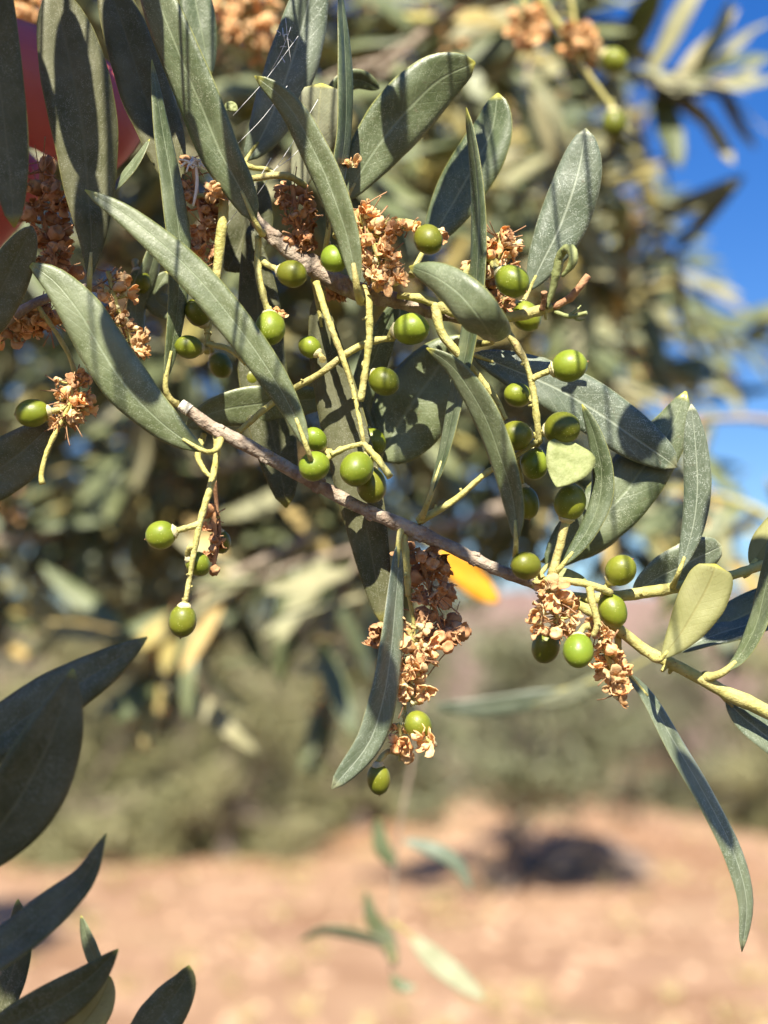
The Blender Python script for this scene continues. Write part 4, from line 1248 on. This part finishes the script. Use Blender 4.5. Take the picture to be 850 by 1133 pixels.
pl_ = tag(empty('olive_branch', PD(700, 738, 0.47)), 'blurred sprig with two long pale leaves lying level behind the dried flowers', 'olive branch', GB)
pm = -(0.47-D0)*1000
stem(pl_, [(760, 700, pm-60), (700, 738, pm), (640, 758, pm), (600, 768, pm)], [3, 2.6, 2.2, 1.6], M_BARKY)
leaf(pl_, [(622, 764, pm), (580, 776, pm), (530, 783, pm), (478, 782, pm)], 46, (20, 25), mats=(M_SILVER, M_UND))
leaf(pl_, [(690, 742, pm), (660, 755, pm), (625, 772, pm), (590, 780, pm)], 40, (25, 30), mats=(M_UND, M_TOP))
for lab_, dd_, cl_ in (('blurred sprig with a big bright orange flower tuft at the top edge between grey leaves', 0.40, [(272, 20, 40, 60)]),
                       ('blurred sprig with two small orange flower tufts on a yellow stalk near the sky', 0.42, [(585, 32, 22, 34), (640, 48, 20, 30)]),
                       ('blurred sprig with a dull orange flower tuft behind the leaf at the left edge', 0.36, [(20, 15, 26, 30)])):
    om_ = -(dd_-D0)*1000
    ot = tag(empty('olive_branch', PD(cl_[0][0], cl_[0][1]-60, dd_)), lab_, 'olive branch', GB)
    for j_, (x_, y_, s_, n_) in enumerate(cl_):
        stem(ot, [(x_-40, y_-110, om_), (x_-12, y_-60, om_), (x_, y_, om_), (x_+6, y_+s_, om_)], [6, 5, 4, 3], M_STALK, 'flower_stalk')
        cluster(ot, [(x_-4, y_-s_*0.8, om_), (x_, y_, om_), (x_+4, y_+s_*0.8, om_)], [s_*1.2, s_*1.5, s_*1.0], int(n_*0.8), 15, seed=800+j_+x_)
    if len(cl_) == 2:
        stem(ot, [(545, -78, om_), (620, 30, om_), (648, 78, om_), (700, 150, om_)], [7, 6, 5, 4], M_STALK, 'flower_stalk')
        olive(ot, 680, 67, om_, 13.5, to=(640, 60, om_), ax=(.8, .5, 0), tip=False)
        olive(ot, 680, 137, om_, 14, to=(676, 110, om_), ax=(.1, .9, 0), tip=False)
wl = tag(empty('withered_leaf', PD(485, 608, 0.46)), 'withered bright yellow and orange leaf hanging behind the slanting twig', 'leaf')
wd_ = -(0.46-D0)*1000
leaf(wl, [(484, 606, wd_), (502, 622, wd_), (524, 643, wd_), (552, 666, wd_)], 58, (25, 15), mats=(M_DRYLEAF, M_DRYLEAF), a=0.6, b=0.6, pet=(470, 596, wd_))

BR = [
    # px, py, d, ang, ln, n, fl, ol, label-bits
    (640, -40, .55, 200, .11, 20, 1, 0, 'blurred olive sprig at the top edge hanging beside the open sky', dict(und=.3)),
    (520, 70, .62, -4, .12, 34, 0, 0, 'pale sunlit olive sprig standing out against the blue sky at the top right', dict(und=1.7, droop=0)),
    (430, 180, .66, -8, .15, 34, 1, 0, 'blurred olive sprig pointing right into the sky below the top right sprig', dict(und=1.4)),
    (420, 330, .70, 8, .15, 34, 3, 0, 'blurred olive sprig with orange blooms ending against the sky beside the silvery leaf', dict(und=.6)),
    (380, 455, .72, -14, .20, 34, 2, 0, 'blurred olive sprig with pale leaves against the sky right of the upright narrow leaf', dict(und=.6)),
    (930, 480, .60, 168, .085, 6, 1, 0, 'nearly bare brown blurred twig crossing the sky at the right edge', dict(und=.5)),
    (920, 610, .62, 150, .09, 12, 2, 0, 'blurred olive sprig with orange blooms at the right edge above the hill', dict(und=.6, yel=.2)),
    (560, -30, .55, 215, .16, 34, 2, 2, 'blurred olive sprig at the top edge above the broad shadow-striped leaf', dict(und=.5)),
    (430, 20, .60, 5, .10, 30, 2, 1, 'blurred brown twig running level along the top edge with orange flowers', dict(und=.5)),
    (300, 30, .52, -60, .12, 30, 6, 0, 'blurred bright orange flower sprig near the top edge between grey leaves', dict(und=.5)),
    (560, 120, .80, -70, .18, 50, 2, 0, 'blurred sunlit olive sprig behind the narrow upright leaf', dict(und=.5)),
    (520, 260, .90, -30, .2, 55, 3, 0, 'blurred olive sprig behind the silvery upright leaf, full of tan flowers', dict(und=.6, yel=.12)),
    (470, 440, .75, -30, .14, 45, 1, 0, 'blurred olive sprig behind the fruit in the middle of the picture', dict(und=.5)),
    (690, 420, .95, -60, .17, 40, 2, 0, 'blurred olive sprig with gaps of sky behind the long striped leaf', dict(und=.6)),
    (560, 560, .60, 190, .14, 26, 1, 0, 'blurred olive sprig behind the yellow withered leaf', dict(und=.7, yel=.15)),
    (120, 440, .80, 200, .14, 26, 2, 0, 'dark blurred olive sprig behind the olive at the left edge', dict(und=.3)),
    (300, 500, .75, 190, .11, 34, 2, 0, 'blurred brownish olive sprig behind the hanging fruit stalk on the left', dict(und=.5, yel=.2)),
    (350, 590, .62, 205, .10, 34, 3, 0, 'blurred olive sprig with an orange flower right of the hanging fruit stalk', dict(und=.5, yel=.2)),
    (60, 590, .70, 185, .15, 40, 2, 0, 'blurred tan and yellow olive sprig at the left edge above the dark leaves', dict(und=.4, yel=.35)),
    (190, 600, .85, 190, .14, 45, 2, 0, 'blurred yellowing olive sprig left of the lowest hanging olive', dict(und=.4, yel=.3)),
    (430, 540, .80, 200, .14, 45, 2, 0, 'blurred olive sprig under the slanting twig with tan flowers', dict(und=.5, yel=.2)),
    (500, 640, .70, 215, .09, 16, 2, 1, 'blurred olive sprig hanging behind the brown flower cluster', dict(und=.6)),
    (230, 330, .70, 240, .10, 18, 2, 2, 'blurred dark olive sprig behind the long pale leaf on the left', dict(und=.4)),
    (380, 80, .75, -120, .18, 45, 2, 0, 'blurred olive sprig behind the leaf with white web', dict(und=.4)),
    (160, 120, .50, 210, .12, 26, 1, 0, 'blurred grey olive sprig above the red thumb', dict(und=.5)),
    (520, 40, 1.1, -45, .28, 80, 3, 0, 'blurred far olive bough behind the shadow-striped leaf', dict(und=.5, one_mesh=True)),
    (540, 60, 1.2, -60, .30, 80, 4, 0, 'blurred far olive bough to the left of the sky at the top right', dict(und=.6, one_mesh=True)),
    (480, 250, 1.2, -50, .30, 90, 3, 0, 'blurred far olive bough in the middle behind the orange flowers', dict(und=.5, one_mesh=True)),
    (620, 300, 1.3, -65, .30, 80, 3, 0, 'blurred far olive bough behind the fork of the upper shoot', dict(und=.6, one_mesh=True)),
    (330, 180, 1.1, -80, .30, 90, 2, 0, 'blurred far dark olive bough behind the upper twig', dict(und=.3, one_mesh=True)),
    (180, 200, 1.0, -90, .30, 100, 2, 0, 'blurred far dark olive bough behind the long pale leaf', dict(und=.3, one_mesh=True)),
    (60, 330, 1.0, -40, .24, 100, 2, 0, 'blurred far dark olive bough behind the left edge', dict(und=.3, one_mesh=True)),
    (260, 320, 1.2, -60, .26, 100, 3, 0, 'blurred far olive bough behind the start of the slanting twig', dict(und=.4, yel=.2, one_mesh=True)),
    (420, 400, 1.3, -50, .22, 80, 3, 0, 'blurred far olive bough below the middle of the slanting twig', dict(und=.5, yel=.15, one_mesh=True)),
    (40, 500, 1.3, -10, .28, 110, 3, 0, 'blurred far brownish olive bough at the left above the far trees', dict(und=.35, yel=.3, one_mesh=True)),
    (230, 10, 1.2, -60, .30, 90, 2, 0, 'blurred far olive bough at the top edge above the thumb', dict(und=.4, one_mesh=True)),
    (560, 0, 1.3, -100, .28, 70, 2, 0, 'blurred far olive bough thinning out towards the sky', dict(und=.8, one_mesh=True)),
    (560, 250, 1.4, -95, .28, 70, 3, 0, 'blurred far olive bough with tan flowers at the edge of the sky', dict(und=.8, one_mesh=True)),
]
for i, (px, py, d, ang, ln, n_, fl, ol, lab, kw) in enumerate(BR):
    bg_branch(px, py, d*1.15, ang, ln*1.05, n_, 300+i, lab, fl=fl, ol=ol, **kw)


# the depth of the same tree: leaves beyond counting, 0.85 to 1.9 m away
def edge_x(y):
    t_ = [(-800, 580), (-200, 620), (0, 655), (90, 705), (150, 750), (230, 748), (330, 720), (430, 700), (520, 660), (600, 580), (680, 430), (720, 380)]
    for (y0, x0), (y1, x1) in zip(t_, t_[1:]):
        if y0 <= y <= y1:
            return x0+(x1-x0)*(y-y0)/(y1-y0)
    return -999


def foliage_mass(n_):
    r_ = random.Random(77)
    mats = [M_BGTOP, M_BGUND, M_BGYEL, M_FLOWER]
    cache = {}
    V, Lv, Ls, UV, MI = [], [], [], [], []
    off = 0

    def put(me_, mw, forced=None):
        nonlocal off
        if me_.name not in cache:
            co = np.array([v_.co for v_ in me_.vertices], dtype=np.float64)
            lv = np.array([k_ for p_ in me_.polygons for k_ in p_.vertices], dtype=np.int32)
            ls = np.array([len(p_.vertices) for p_ in me_.polygons], dtype=np.int32)
            idx = [mats.index(x) if x in mats else 3 for x in me_.materials]
            mi = np.array([idx[p_.material_index] for p_ in me_.polygons], dtype=np.int32)
            if len(me_.uv_layers):
                uv = np.array([me_.uv_layers[0].data[k_].uv for p_ in me_.polygons for k_ in p_.loop_indices], dtype=np.float32)
            else:
                uv = np.full((len(lv), 2), 0.3, dtype=np.float32)
            cache[me_.name] = (co, lv, ls, mi, uv)
        co, lv, ls, mi, uv = cache[me_.name]
        M = np.array(mw)
        V.append(co @ M[:3, :3].T + M[:3, 3])
        Lv.append(lv+off)
        Ls.append(ls)
        MI.append(mi)
        UV.append(uv)
        off += len(co)

    k = 0
    while k < n_:
        near = False
        if r_.random() < 0.62:
            px, py = r_.uniform(-60, 800), r_.uniform(-60, 715)
        elif r_.random() < 0.13:
            near = True  # unseen leaves above the view, added to shade the foliage behind
            px, py = r_.uniform(-420, 380), r_.uniform(-1000, -260)
        else:
            px, py = r_.uniform(-700, 860), r_.uniform(-800, 300)
        m_ = edge_x(max(py, -790))-px
        if m_ < 0:
            continue
        nz = mnoise.noise(Vector((px*0.011, py*0.011, 5)))
        dens = min(1, 0.12+m_/280.0)+0.40*nz+(0.35 if px < 560 and py > 100 else 0)
        if py > 520:
            dens *= max(0.1, 1-(py-520)/200)
        if r_.random() > dens:
            continue
        d = r_.uniform(0.5, 0.85) if near else r_.uniform(0.85, 1.9)
        c_ = PD(px, py, d)
        d_ = Vector((r_.gauss(0, 1), r_.gauss(0, .8), r_.gauss(-.25, .9))).normalized()
        up_ = Vector((r_.gauss(0, .65), r_.gauss(0, .65)-.6, 1))
        Y = up_.cross(d_).normalized()
        Z = d_.cross(Y)
        mw = Matrix.Translation(c_) @ Matrix((d_, Y, Z)).transposed().to_4x4() @ Matrix.Scale(0.056*r_.uniform(.7, 1.25), 4)
        u_ = r_.random()
        put(r_.choice(PROT)[2 if u_ < .20 else (1 if u_ < .58 else 0)], mw)
        k += 1
        if k % 13 == 0 and py < 640:
            for q in range(9):
                fm = FL[q % len(FL)]
                put(fm, Matrix.LocRotScale(c_+Vector((r_.gauss(0, .006), r_.gauss(0, .006), r_.gauss(0, .012))), rand_quat(r_), Vector((.0028,)*3)))
    V, Lv, Ls, MI, UV = (np.concatenate(x) for x in (V, Lv, Ls, MI, UV))
    me_ = bpy.data.meshes.new('olive_foliage')
    me_.vertices.add(len(V))
    me_.vertices.foreach_set('co', V.ravel())
    me_.loops.add(len(Lv))
    me_.loops.foreach_set('vertex_index', Lv)
    me_.polygons.add(len(Ls))
    me_.polygons.foreach_set('loop_start', np.concatenate(([0], np.cumsum(Ls)[:-1])).astype(np.int32))
    me_.polygons.foreach_set('loop_total', Ls)
    me_.polygons.foreach_set('material_index', MI)
    me_.polygons.foreach_set('use_smooth', np.ones(len(Ls), dtype=bool))
    ul = me_.uv_layers.new(name='UVMap')
    ul.data.foreach_set('uv', UV.ravel().astype(np.float32))
    me_.update(calc_edges=True)
    me_.validate()
    for x in mats:
        me_.materials.append(x)
    return tag(link('olive_foliage', me_), 'deeply blurred mass of olive leaves filling the tree behind the fruit', 'foliage', kind='stuff')


foliage_mass(8000)

# ================================================================== the grove beyond
def mat_ground():
    m, n, l, b, o = new_mat('dry_soil')
    geo = n.new('ShaderNodeNewGeometry')
    pos = geo.outputs['Position']
    a = ramp_n(n, l, noise_n(n, l, 0.42, 6, 0.62, pos), 0.35, 0.65)
    c = mixrgb(n, l, a, (0.26, 0.146, 0.082), (0.39, 0.246, 0.148))
    c = mixrgb(n, l, ramp_n(n, l, noise_n(n, l, 0.9, 5, 0.65, pos), 0.50, 0.72), c, (0.46, 0.295, 0.19))
    c = mixrgb(n, l, ramp_n(n, l, noise_n(n, l, 0.55, 4, 0.6, pos), 0.56, 0.74), c, (0.27, 0.155, 0.10))
    c = mixrgb(n, l, ramp_n(n, l, noise_n(n, l, 0.33, 4, 0.6, pos), 0.55, 0.72), c, (0.28, 0.21, 0.11))
    # soil darkened around the viewer, out of view, to cut bounce light
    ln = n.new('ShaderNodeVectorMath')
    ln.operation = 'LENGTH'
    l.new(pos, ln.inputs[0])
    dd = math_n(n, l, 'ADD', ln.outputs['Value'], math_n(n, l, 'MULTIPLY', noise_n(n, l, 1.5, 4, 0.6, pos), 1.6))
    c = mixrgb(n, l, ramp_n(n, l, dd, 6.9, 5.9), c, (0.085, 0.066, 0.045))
    l.new(c, b.inputs['Base Color'])
    b.inputs['Roughness'].default_value = 0.95
    b.inputs['Specular IOR Level'].default_value = 0.1
    bp = n.new('ShaderNodeBump')
    bp.inputs['Strength'].default_value = 0.9
    bp.inputs['Distance'].default_value = 0.06
    l.new(noise_n(n, l, 6, 6, 0.7, pos), bp.inputs['Height'])
    l.new(bp.outputs[0], b.inputs['Normal'])
    return m


M_SOIL = mat_ground()
M_HILL = simple_mat('hill_soil', (0.20, 0.130, 0.105), (0.255, 0.172, 0.138), 0.02, 0.95, 0, spec=0.1)
M_TRUNK = simple_mat('trunk_bark', (0.13, 0.10, 0.075), (0.24, 0.19, 0.15), 9, 0.9, 0.9, 30, 0.02)
M_ROCK = simple_mat('rock', (0.17, 0.125, 0.10), (0.28, 0.21, 0.16), 3, 0.9, 0.8, 14, 0.03)
M_CLOD = simple_mat('clod', (0.34, 0.21, 0.13), (0.50, 0.35, 0.23), 5, 0.95, 0.6, 20, 0.02)
M_DRYG = simple_mat('dry_grass', (0.42, 0.33, 0.15), (0.52, 0.42, 0.22), 3, 0.9, 0, var=0.3, transl=0.2)


def gz(x, y):
    """terrain height: flat grove floor, a bank on the right, undulations"""
    z = 0.10*mnoise.noise(Vector((x*0.25, y*0.25, 0)))+0.05*mnoise.noise(Vector((x*0.9, y*0.9, 3)))
    s_ = min(1, max(0, (y-15.5)/7))
    s_ = s_*s_*(3-2*s_)
    q = math.exp(-((x-2.3)/2.4)**2)
    z += s_*q*0.95*(1 if y < 30 else max(0, 1-(y-30)/12))
    return z


vs, fc = [], []
xs = [math.copysign(abs(t)**2.2, t)*900 for t in [(-1+2*i/110) for i in range(111)]]
ys = [-40+(i/130)**3.2*1500 for i in range(131)]
# finer rows through the part that is seen
ys = sorted(set([-60, -20, -5] + [i*0.35 for i in range(0, 115)] + [41+i*4 for i in range(12)] + [90, 110, 140, 180, 240, 320, 450, 650, 900, 1400, 2200]))
xs = sorted(set([i*0.4 for i in range(-40, 41)] + [s*v_ for s in (-1, 1) for v_ in (18, 21, 25, 30, 38, 50, 70, 100, 150, 220, 350, 600, 1000, 1800)]))
for y in ys:
    for x in xs:
        vs.append((x, y, gz(x, y) if abs(x) < 60 and y < 60 else 0))
nx = len(xs)
for j in range(len(ys)-1):
    for i in range(nx-1):
        fc.append((j*nx+i, j*nx+i+1, (j+1)*nx+i+1, (j+1)*nx+i))
me = bpy.data.meshes.new('ground')
me.from_pydata(vs, [], fc)
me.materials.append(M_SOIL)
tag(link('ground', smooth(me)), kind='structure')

# the brown hill
vs, fc = [], []
NXH, NYH = 90, 24
for j in range(NYH+1):
    for i in range(NXH+1):
        x = -700+1400*i/NXH
        y = 190+600*j/NYH
        t = j/NYH
        prof = math.sin(min(1, t*1.6)*PI/2)**1.3
        crest = 52+16*mnoise.noise(Vector((x*0.006, 0, 0)))+6*mnoise.noise(Vector((x*0.02, 4, 0)))-0.02*(x-90)
        z = prof*crest+5*mnoise.noise(Vector((x*0.012, y*0.012, 2)))*prof - 1
        if t > 0.75:
            z *= 1-(t-0.75)*1.5
        vs.append((x, y, z))
for j in range(NYH):
    for i in range(NXH):
        q = j*(NXH+1)+i
        fc.append((q, q+1, q+NXH+2, q+NXH+1))
me = bpy.data.meshes.new('hill')
me.from_pydata(vs, [], fc)
me.materials.append(M_HILL)
tag(link('hill', smooth(me)), kind='structure')

# olive trees of the grove
M_CROWN = []
for i, (ca, cb) in enumerate((((0.20, 0.20, 0.092), (0.34, 0.32, 0.17)), ((0.145, 0.155, 0.080), (0.25, 0.255, 0.15)))):
    M_CROWN.append(simple_mat('grove_foliage', ca, cb, 2.2, 0.6, 0, transl=0.12, lo=0.35, hi=0.62))


def crown_mesh(seed, n_, mat, w_, h_, lumps):
    """a real crown: leafy clumps scattered on a set of limb ends, ragged outline"""
    r_ = random.Random(seed)
    cl = []
    for i in range(lumps):
        a = r_.uniform(0, 2*PI)
        rr = math.sqrt(r_.random())*w_/2*0.82
        zz = r_.random()**1.25
        rr *= (0.78+0.45*math.sin(PI*min(1, zz*0.9+0.1)))*0.9
        cl.append((Vector((rr*math.cos(a), rr*math.sin(a), zz*h_)), r_.uniform(0.16, 0.34)*w_*0.42))
    vs, fc = [], []
    for i in range(n_):
        c_, r0 = r_.choice(cl)
        d_ = Vector((r_.gauss(0, 1), r_.gauss(0, 1), r_.gauss(0, .8)))
        d_ = d_.normalized()*r0*(r_.random()**0.45)
        q = c_+d_
        ax = Vector((r_.gauss(0, 1), r_.gauss(0, 1), r_.gauss(0, .7))).normalized()
        sd = ax.cross(Vector((r_.gauss(0, .6), r_.gauss(0, .6), 1))).normalized()
        ln, wd = r_.uniform(.06, .12), r_.uniform(.012, .024)
        b0 = len(vs)
        vs += [tuple(q-ax*ln), tuple(q-sd*wd+ax*0.01), tuple(q+ax*ln), tuple(q+sd*wd+ax*0.01)]
        fc.append((b0, b0+1, b0+2, b0+3))
    me_ = bpy.data.meshes.new('crown')
    me_.from_pydata(vs, [], fc)
    me_.materials.append(mat)
    return me_, cl


def tree(px, D, h, w_, seed, label, mat, n_=15000, lumps=60, base_frac=0.09):
    x = (px-425)/F*D
    y = D
    z = gz(x, y) if D < 60 else 0
    root = tag(empty('olive_tree', Vector((x, y, z-0.03))), label, 'olive tree', 'olive trees of the grove')
    me_, cl = crown_mesh(seed, n_, mat, w_, h*(1-base_frac), lumps)
    bm = bmesh.new()
    r_ = random.Random(seed+1)
    th_ = h*0.30
    base = Vector((0, 0, 0))
    top = Vector((r_.uniform(-.15, .15), r_.uniform(-.15, .15), th_))
    tube_into(bm, [base, base.lerp(top, .4)+Vector((r_.uniform(-.06, .06), r_.uniform(-.06, .06), 0)), top], [0.045*h*1.25, 0.035*h, 0.03*h], k=14, seg=12, rough=0.15, seed=seed)
    for c_, r0 in cl[::3]:
        e = c_+Vector((0, 0, h*base_frac))
        tube_into(bm, [top-Vector((0, 0, 0.05)), top.lerp(e, .5)+Vector((r_.uniform(-.1, .1), r_.uniform(-.1, .1), .05)), e], [0.016*h, 0.01*h, 0.003*h], k=8, seg=7, rough=0.1, seed=seed)
    t_ = link('trunk', bm_mesh(bm, 'trunk', [M_TRUNK]), root)
    t_.location = (0, 0, 0)
    c_ = link('crown', me_, root)
    c_.location = (0, 0, h*base_frac)
    return root


tree(560, 15.5, 2.75, 3.7, 1, 'small olive tree with a dark trunk standing alone on the bare soil below the fruit', M_CROWN[1], 11000, 46, 0.33)
tree(30, 20.5, 4.5, 4.9, 2, 'olive tree at the left edge behind the dark overlapping leaves', M_CROWN[0])
tree(190, 21.5, 4.6, 5.0, 3, 'broad olive tree second from the left edge of the grove', M_CROWN[0])
tree(335, 22.5, 4.6, 5.0, 4, 'olive tree between the broad left tree and the small one with the visible trunk', M_CROWN[0])
tree(455, 25, 4.0, 4.2, 5, 'olive tree farther back just left of the small tree', M_CROWN[1])
tree(690, 33, 4.2, 5.2, 6, 'dark olive tree farther back behind the soil bank on the right', M_CROWN[1])
tree(800, 30, 3.9, 4.6, 7, 'olive tree behind the long sickle leaf at the right', M_CROWN[1])
tree(600, 44, 4.8, 5.5, 8, 'olive tree far back between the small tree and the hill', M_CROWN[1])
tree(870, 24, 3.0, 3.2, 9, 'low olive tree at the right edge of the grove', M_CROWN[0])
tree(115, 27, 4.8, 5.0, 10, 'tall olive tree far back at the left between two nearer crowns', M_CROWN[1])
tree(270, 30, 5.0, 5.2, 11, 'tall olive tree far back in the gap left of the middle', M_CROWN[1])

tree(95, 19.4, 2.3, 3.2, 12, 'low bushy olive sapling in front of the trees at the left edge', M_CROWN[0], 8000, 34, 0.04)
tree(255, 20.0, 2.4, 3.4, 13, 'low round olive sapling between the two broad left trees', M_CROWN[0], 8000, 34, 0.04)
tree(400, 21.5, 2.6, 3.2, 14, 'low olive sapling left of the small tree with the visible trunk', M_CROWN[0], 8000, 34, 0.04)

tree(-170, 10.6, 3.2, 3.0, 15, 'nearest olive tree of the grove, mostly outside the left edge, shading the soil', M_CROWN[0], 12000, 50, 0.16)
tree(-420, 22, 4.4, 4.8, 16, 'olive tree of the grove well outside the left edge', M_CROWN[0])

# rocks in the shade of the small tree, clods and dry tufts on the soil
def rock(px, D, r, seed, label):
    x = (px-425)/F*D
    bm = bmesh.new()
    bmesh.ops.create_icosphere(bm, subdivisions=3, radius=1)
    for v_ in bm.verts:
        d = v_.co.copy()
        f_ = 1+0.35*mnoise.noise(d*1.3+Vector((seed, 0, 0)))+0.12*mnoise.noise(d*4+Vector((0, seed, 0)))
        v_.co = Vector((d.x*r*1.25*f_, d.y*r*f_, d.z*r*0.7*f_))
    me_ = bm_mesh(bm, 'rock', [M_ROCK])
    o_ = link('rock', me_)
    o_.location = (x, D, gz(x, D)+r*0.3)
    return tag(o_, label, 'rock', 'rocks under the small olive tree')


rock(606, 16.9, 0.22, 1, 'pale rock lying right of the small olive tree trunk')
rock(636, 17.2, 0.42, 2, 'large dark rock in the shade right of the small olive tree')
rock(690, 16.9, 0.20, 3, 'small rock at the right end of the tree shade')
rock(545, 16.2, 0.14, 4, 'small rock at the foot of the olive trunk')


def tuft_mass(name, n_, seed, mat, kind):
    r_ = random.Random(seed)
    vs, fc = [], []
    for i in range(n_):
        D = r_.uniform(7, 26)
        x = r_.uniform(-.32, .32)*D
        z = gz(x, D)
        if kind == 'clod':
            s_ = r_.uniform(.02, .07)
            b0 = len(vs)
            for q in ((-1, -1, -.3), (1, -1, -.3), (1, 1, -.3), (-1, 1, -.3), (-.5, -.6, .8), (.6, -.5, .6), (.5, .6, .7), (-.6, .5, .9)):
                vs.append((x+q[0]*s_*r_.uniform(.6, 1.2), D+q[1]*s_*r_.uniform(.6, 1.2), z+q[2]*s_*r_.uniform(.5, 1)))
            fc += [tuple(b0+k for k in f_) for f_ in ((4, 5, 6, 7), (0, 1, 5, 4), (1, 2, 6, 5), (2, 3, 7, 6), (3, 0, 4, 7))]
        else:
            for k in range(26):
                a = r_.uniform(0, 6.28)
                h = r_.uniform(.05, .16)
                e = Vector((x+math.cos(a)*h*.8, D+math.sin(a)*h*.8, z+h))
                b0 = len(vs)
                vs += [(x-.006+r_.uniform(-.03, .03), D, z-.01), (x+.006+r_.uniform(-.03, .03), D, z-.01), tuple(e)]
                fc.append((b0, b0+1, b0+2))
    me_ = bpy.data.meshes.new(name)
    me_.from_pydata(vs, [], fc)
    me_.materials.append(mat)
    return tag(link(name, me_), kind='stuff')


tag(tuft_mass('soil_clods', 700, 5, M_CLOD, 'clod'), 'loose pale clods strewn over the soil', 'clods')
tag(tuft_mass('dry_grass', 160, 6, M_DRYG, 'tuft'), 'dry straw-coloured grass tufts on the soil', 'grass')
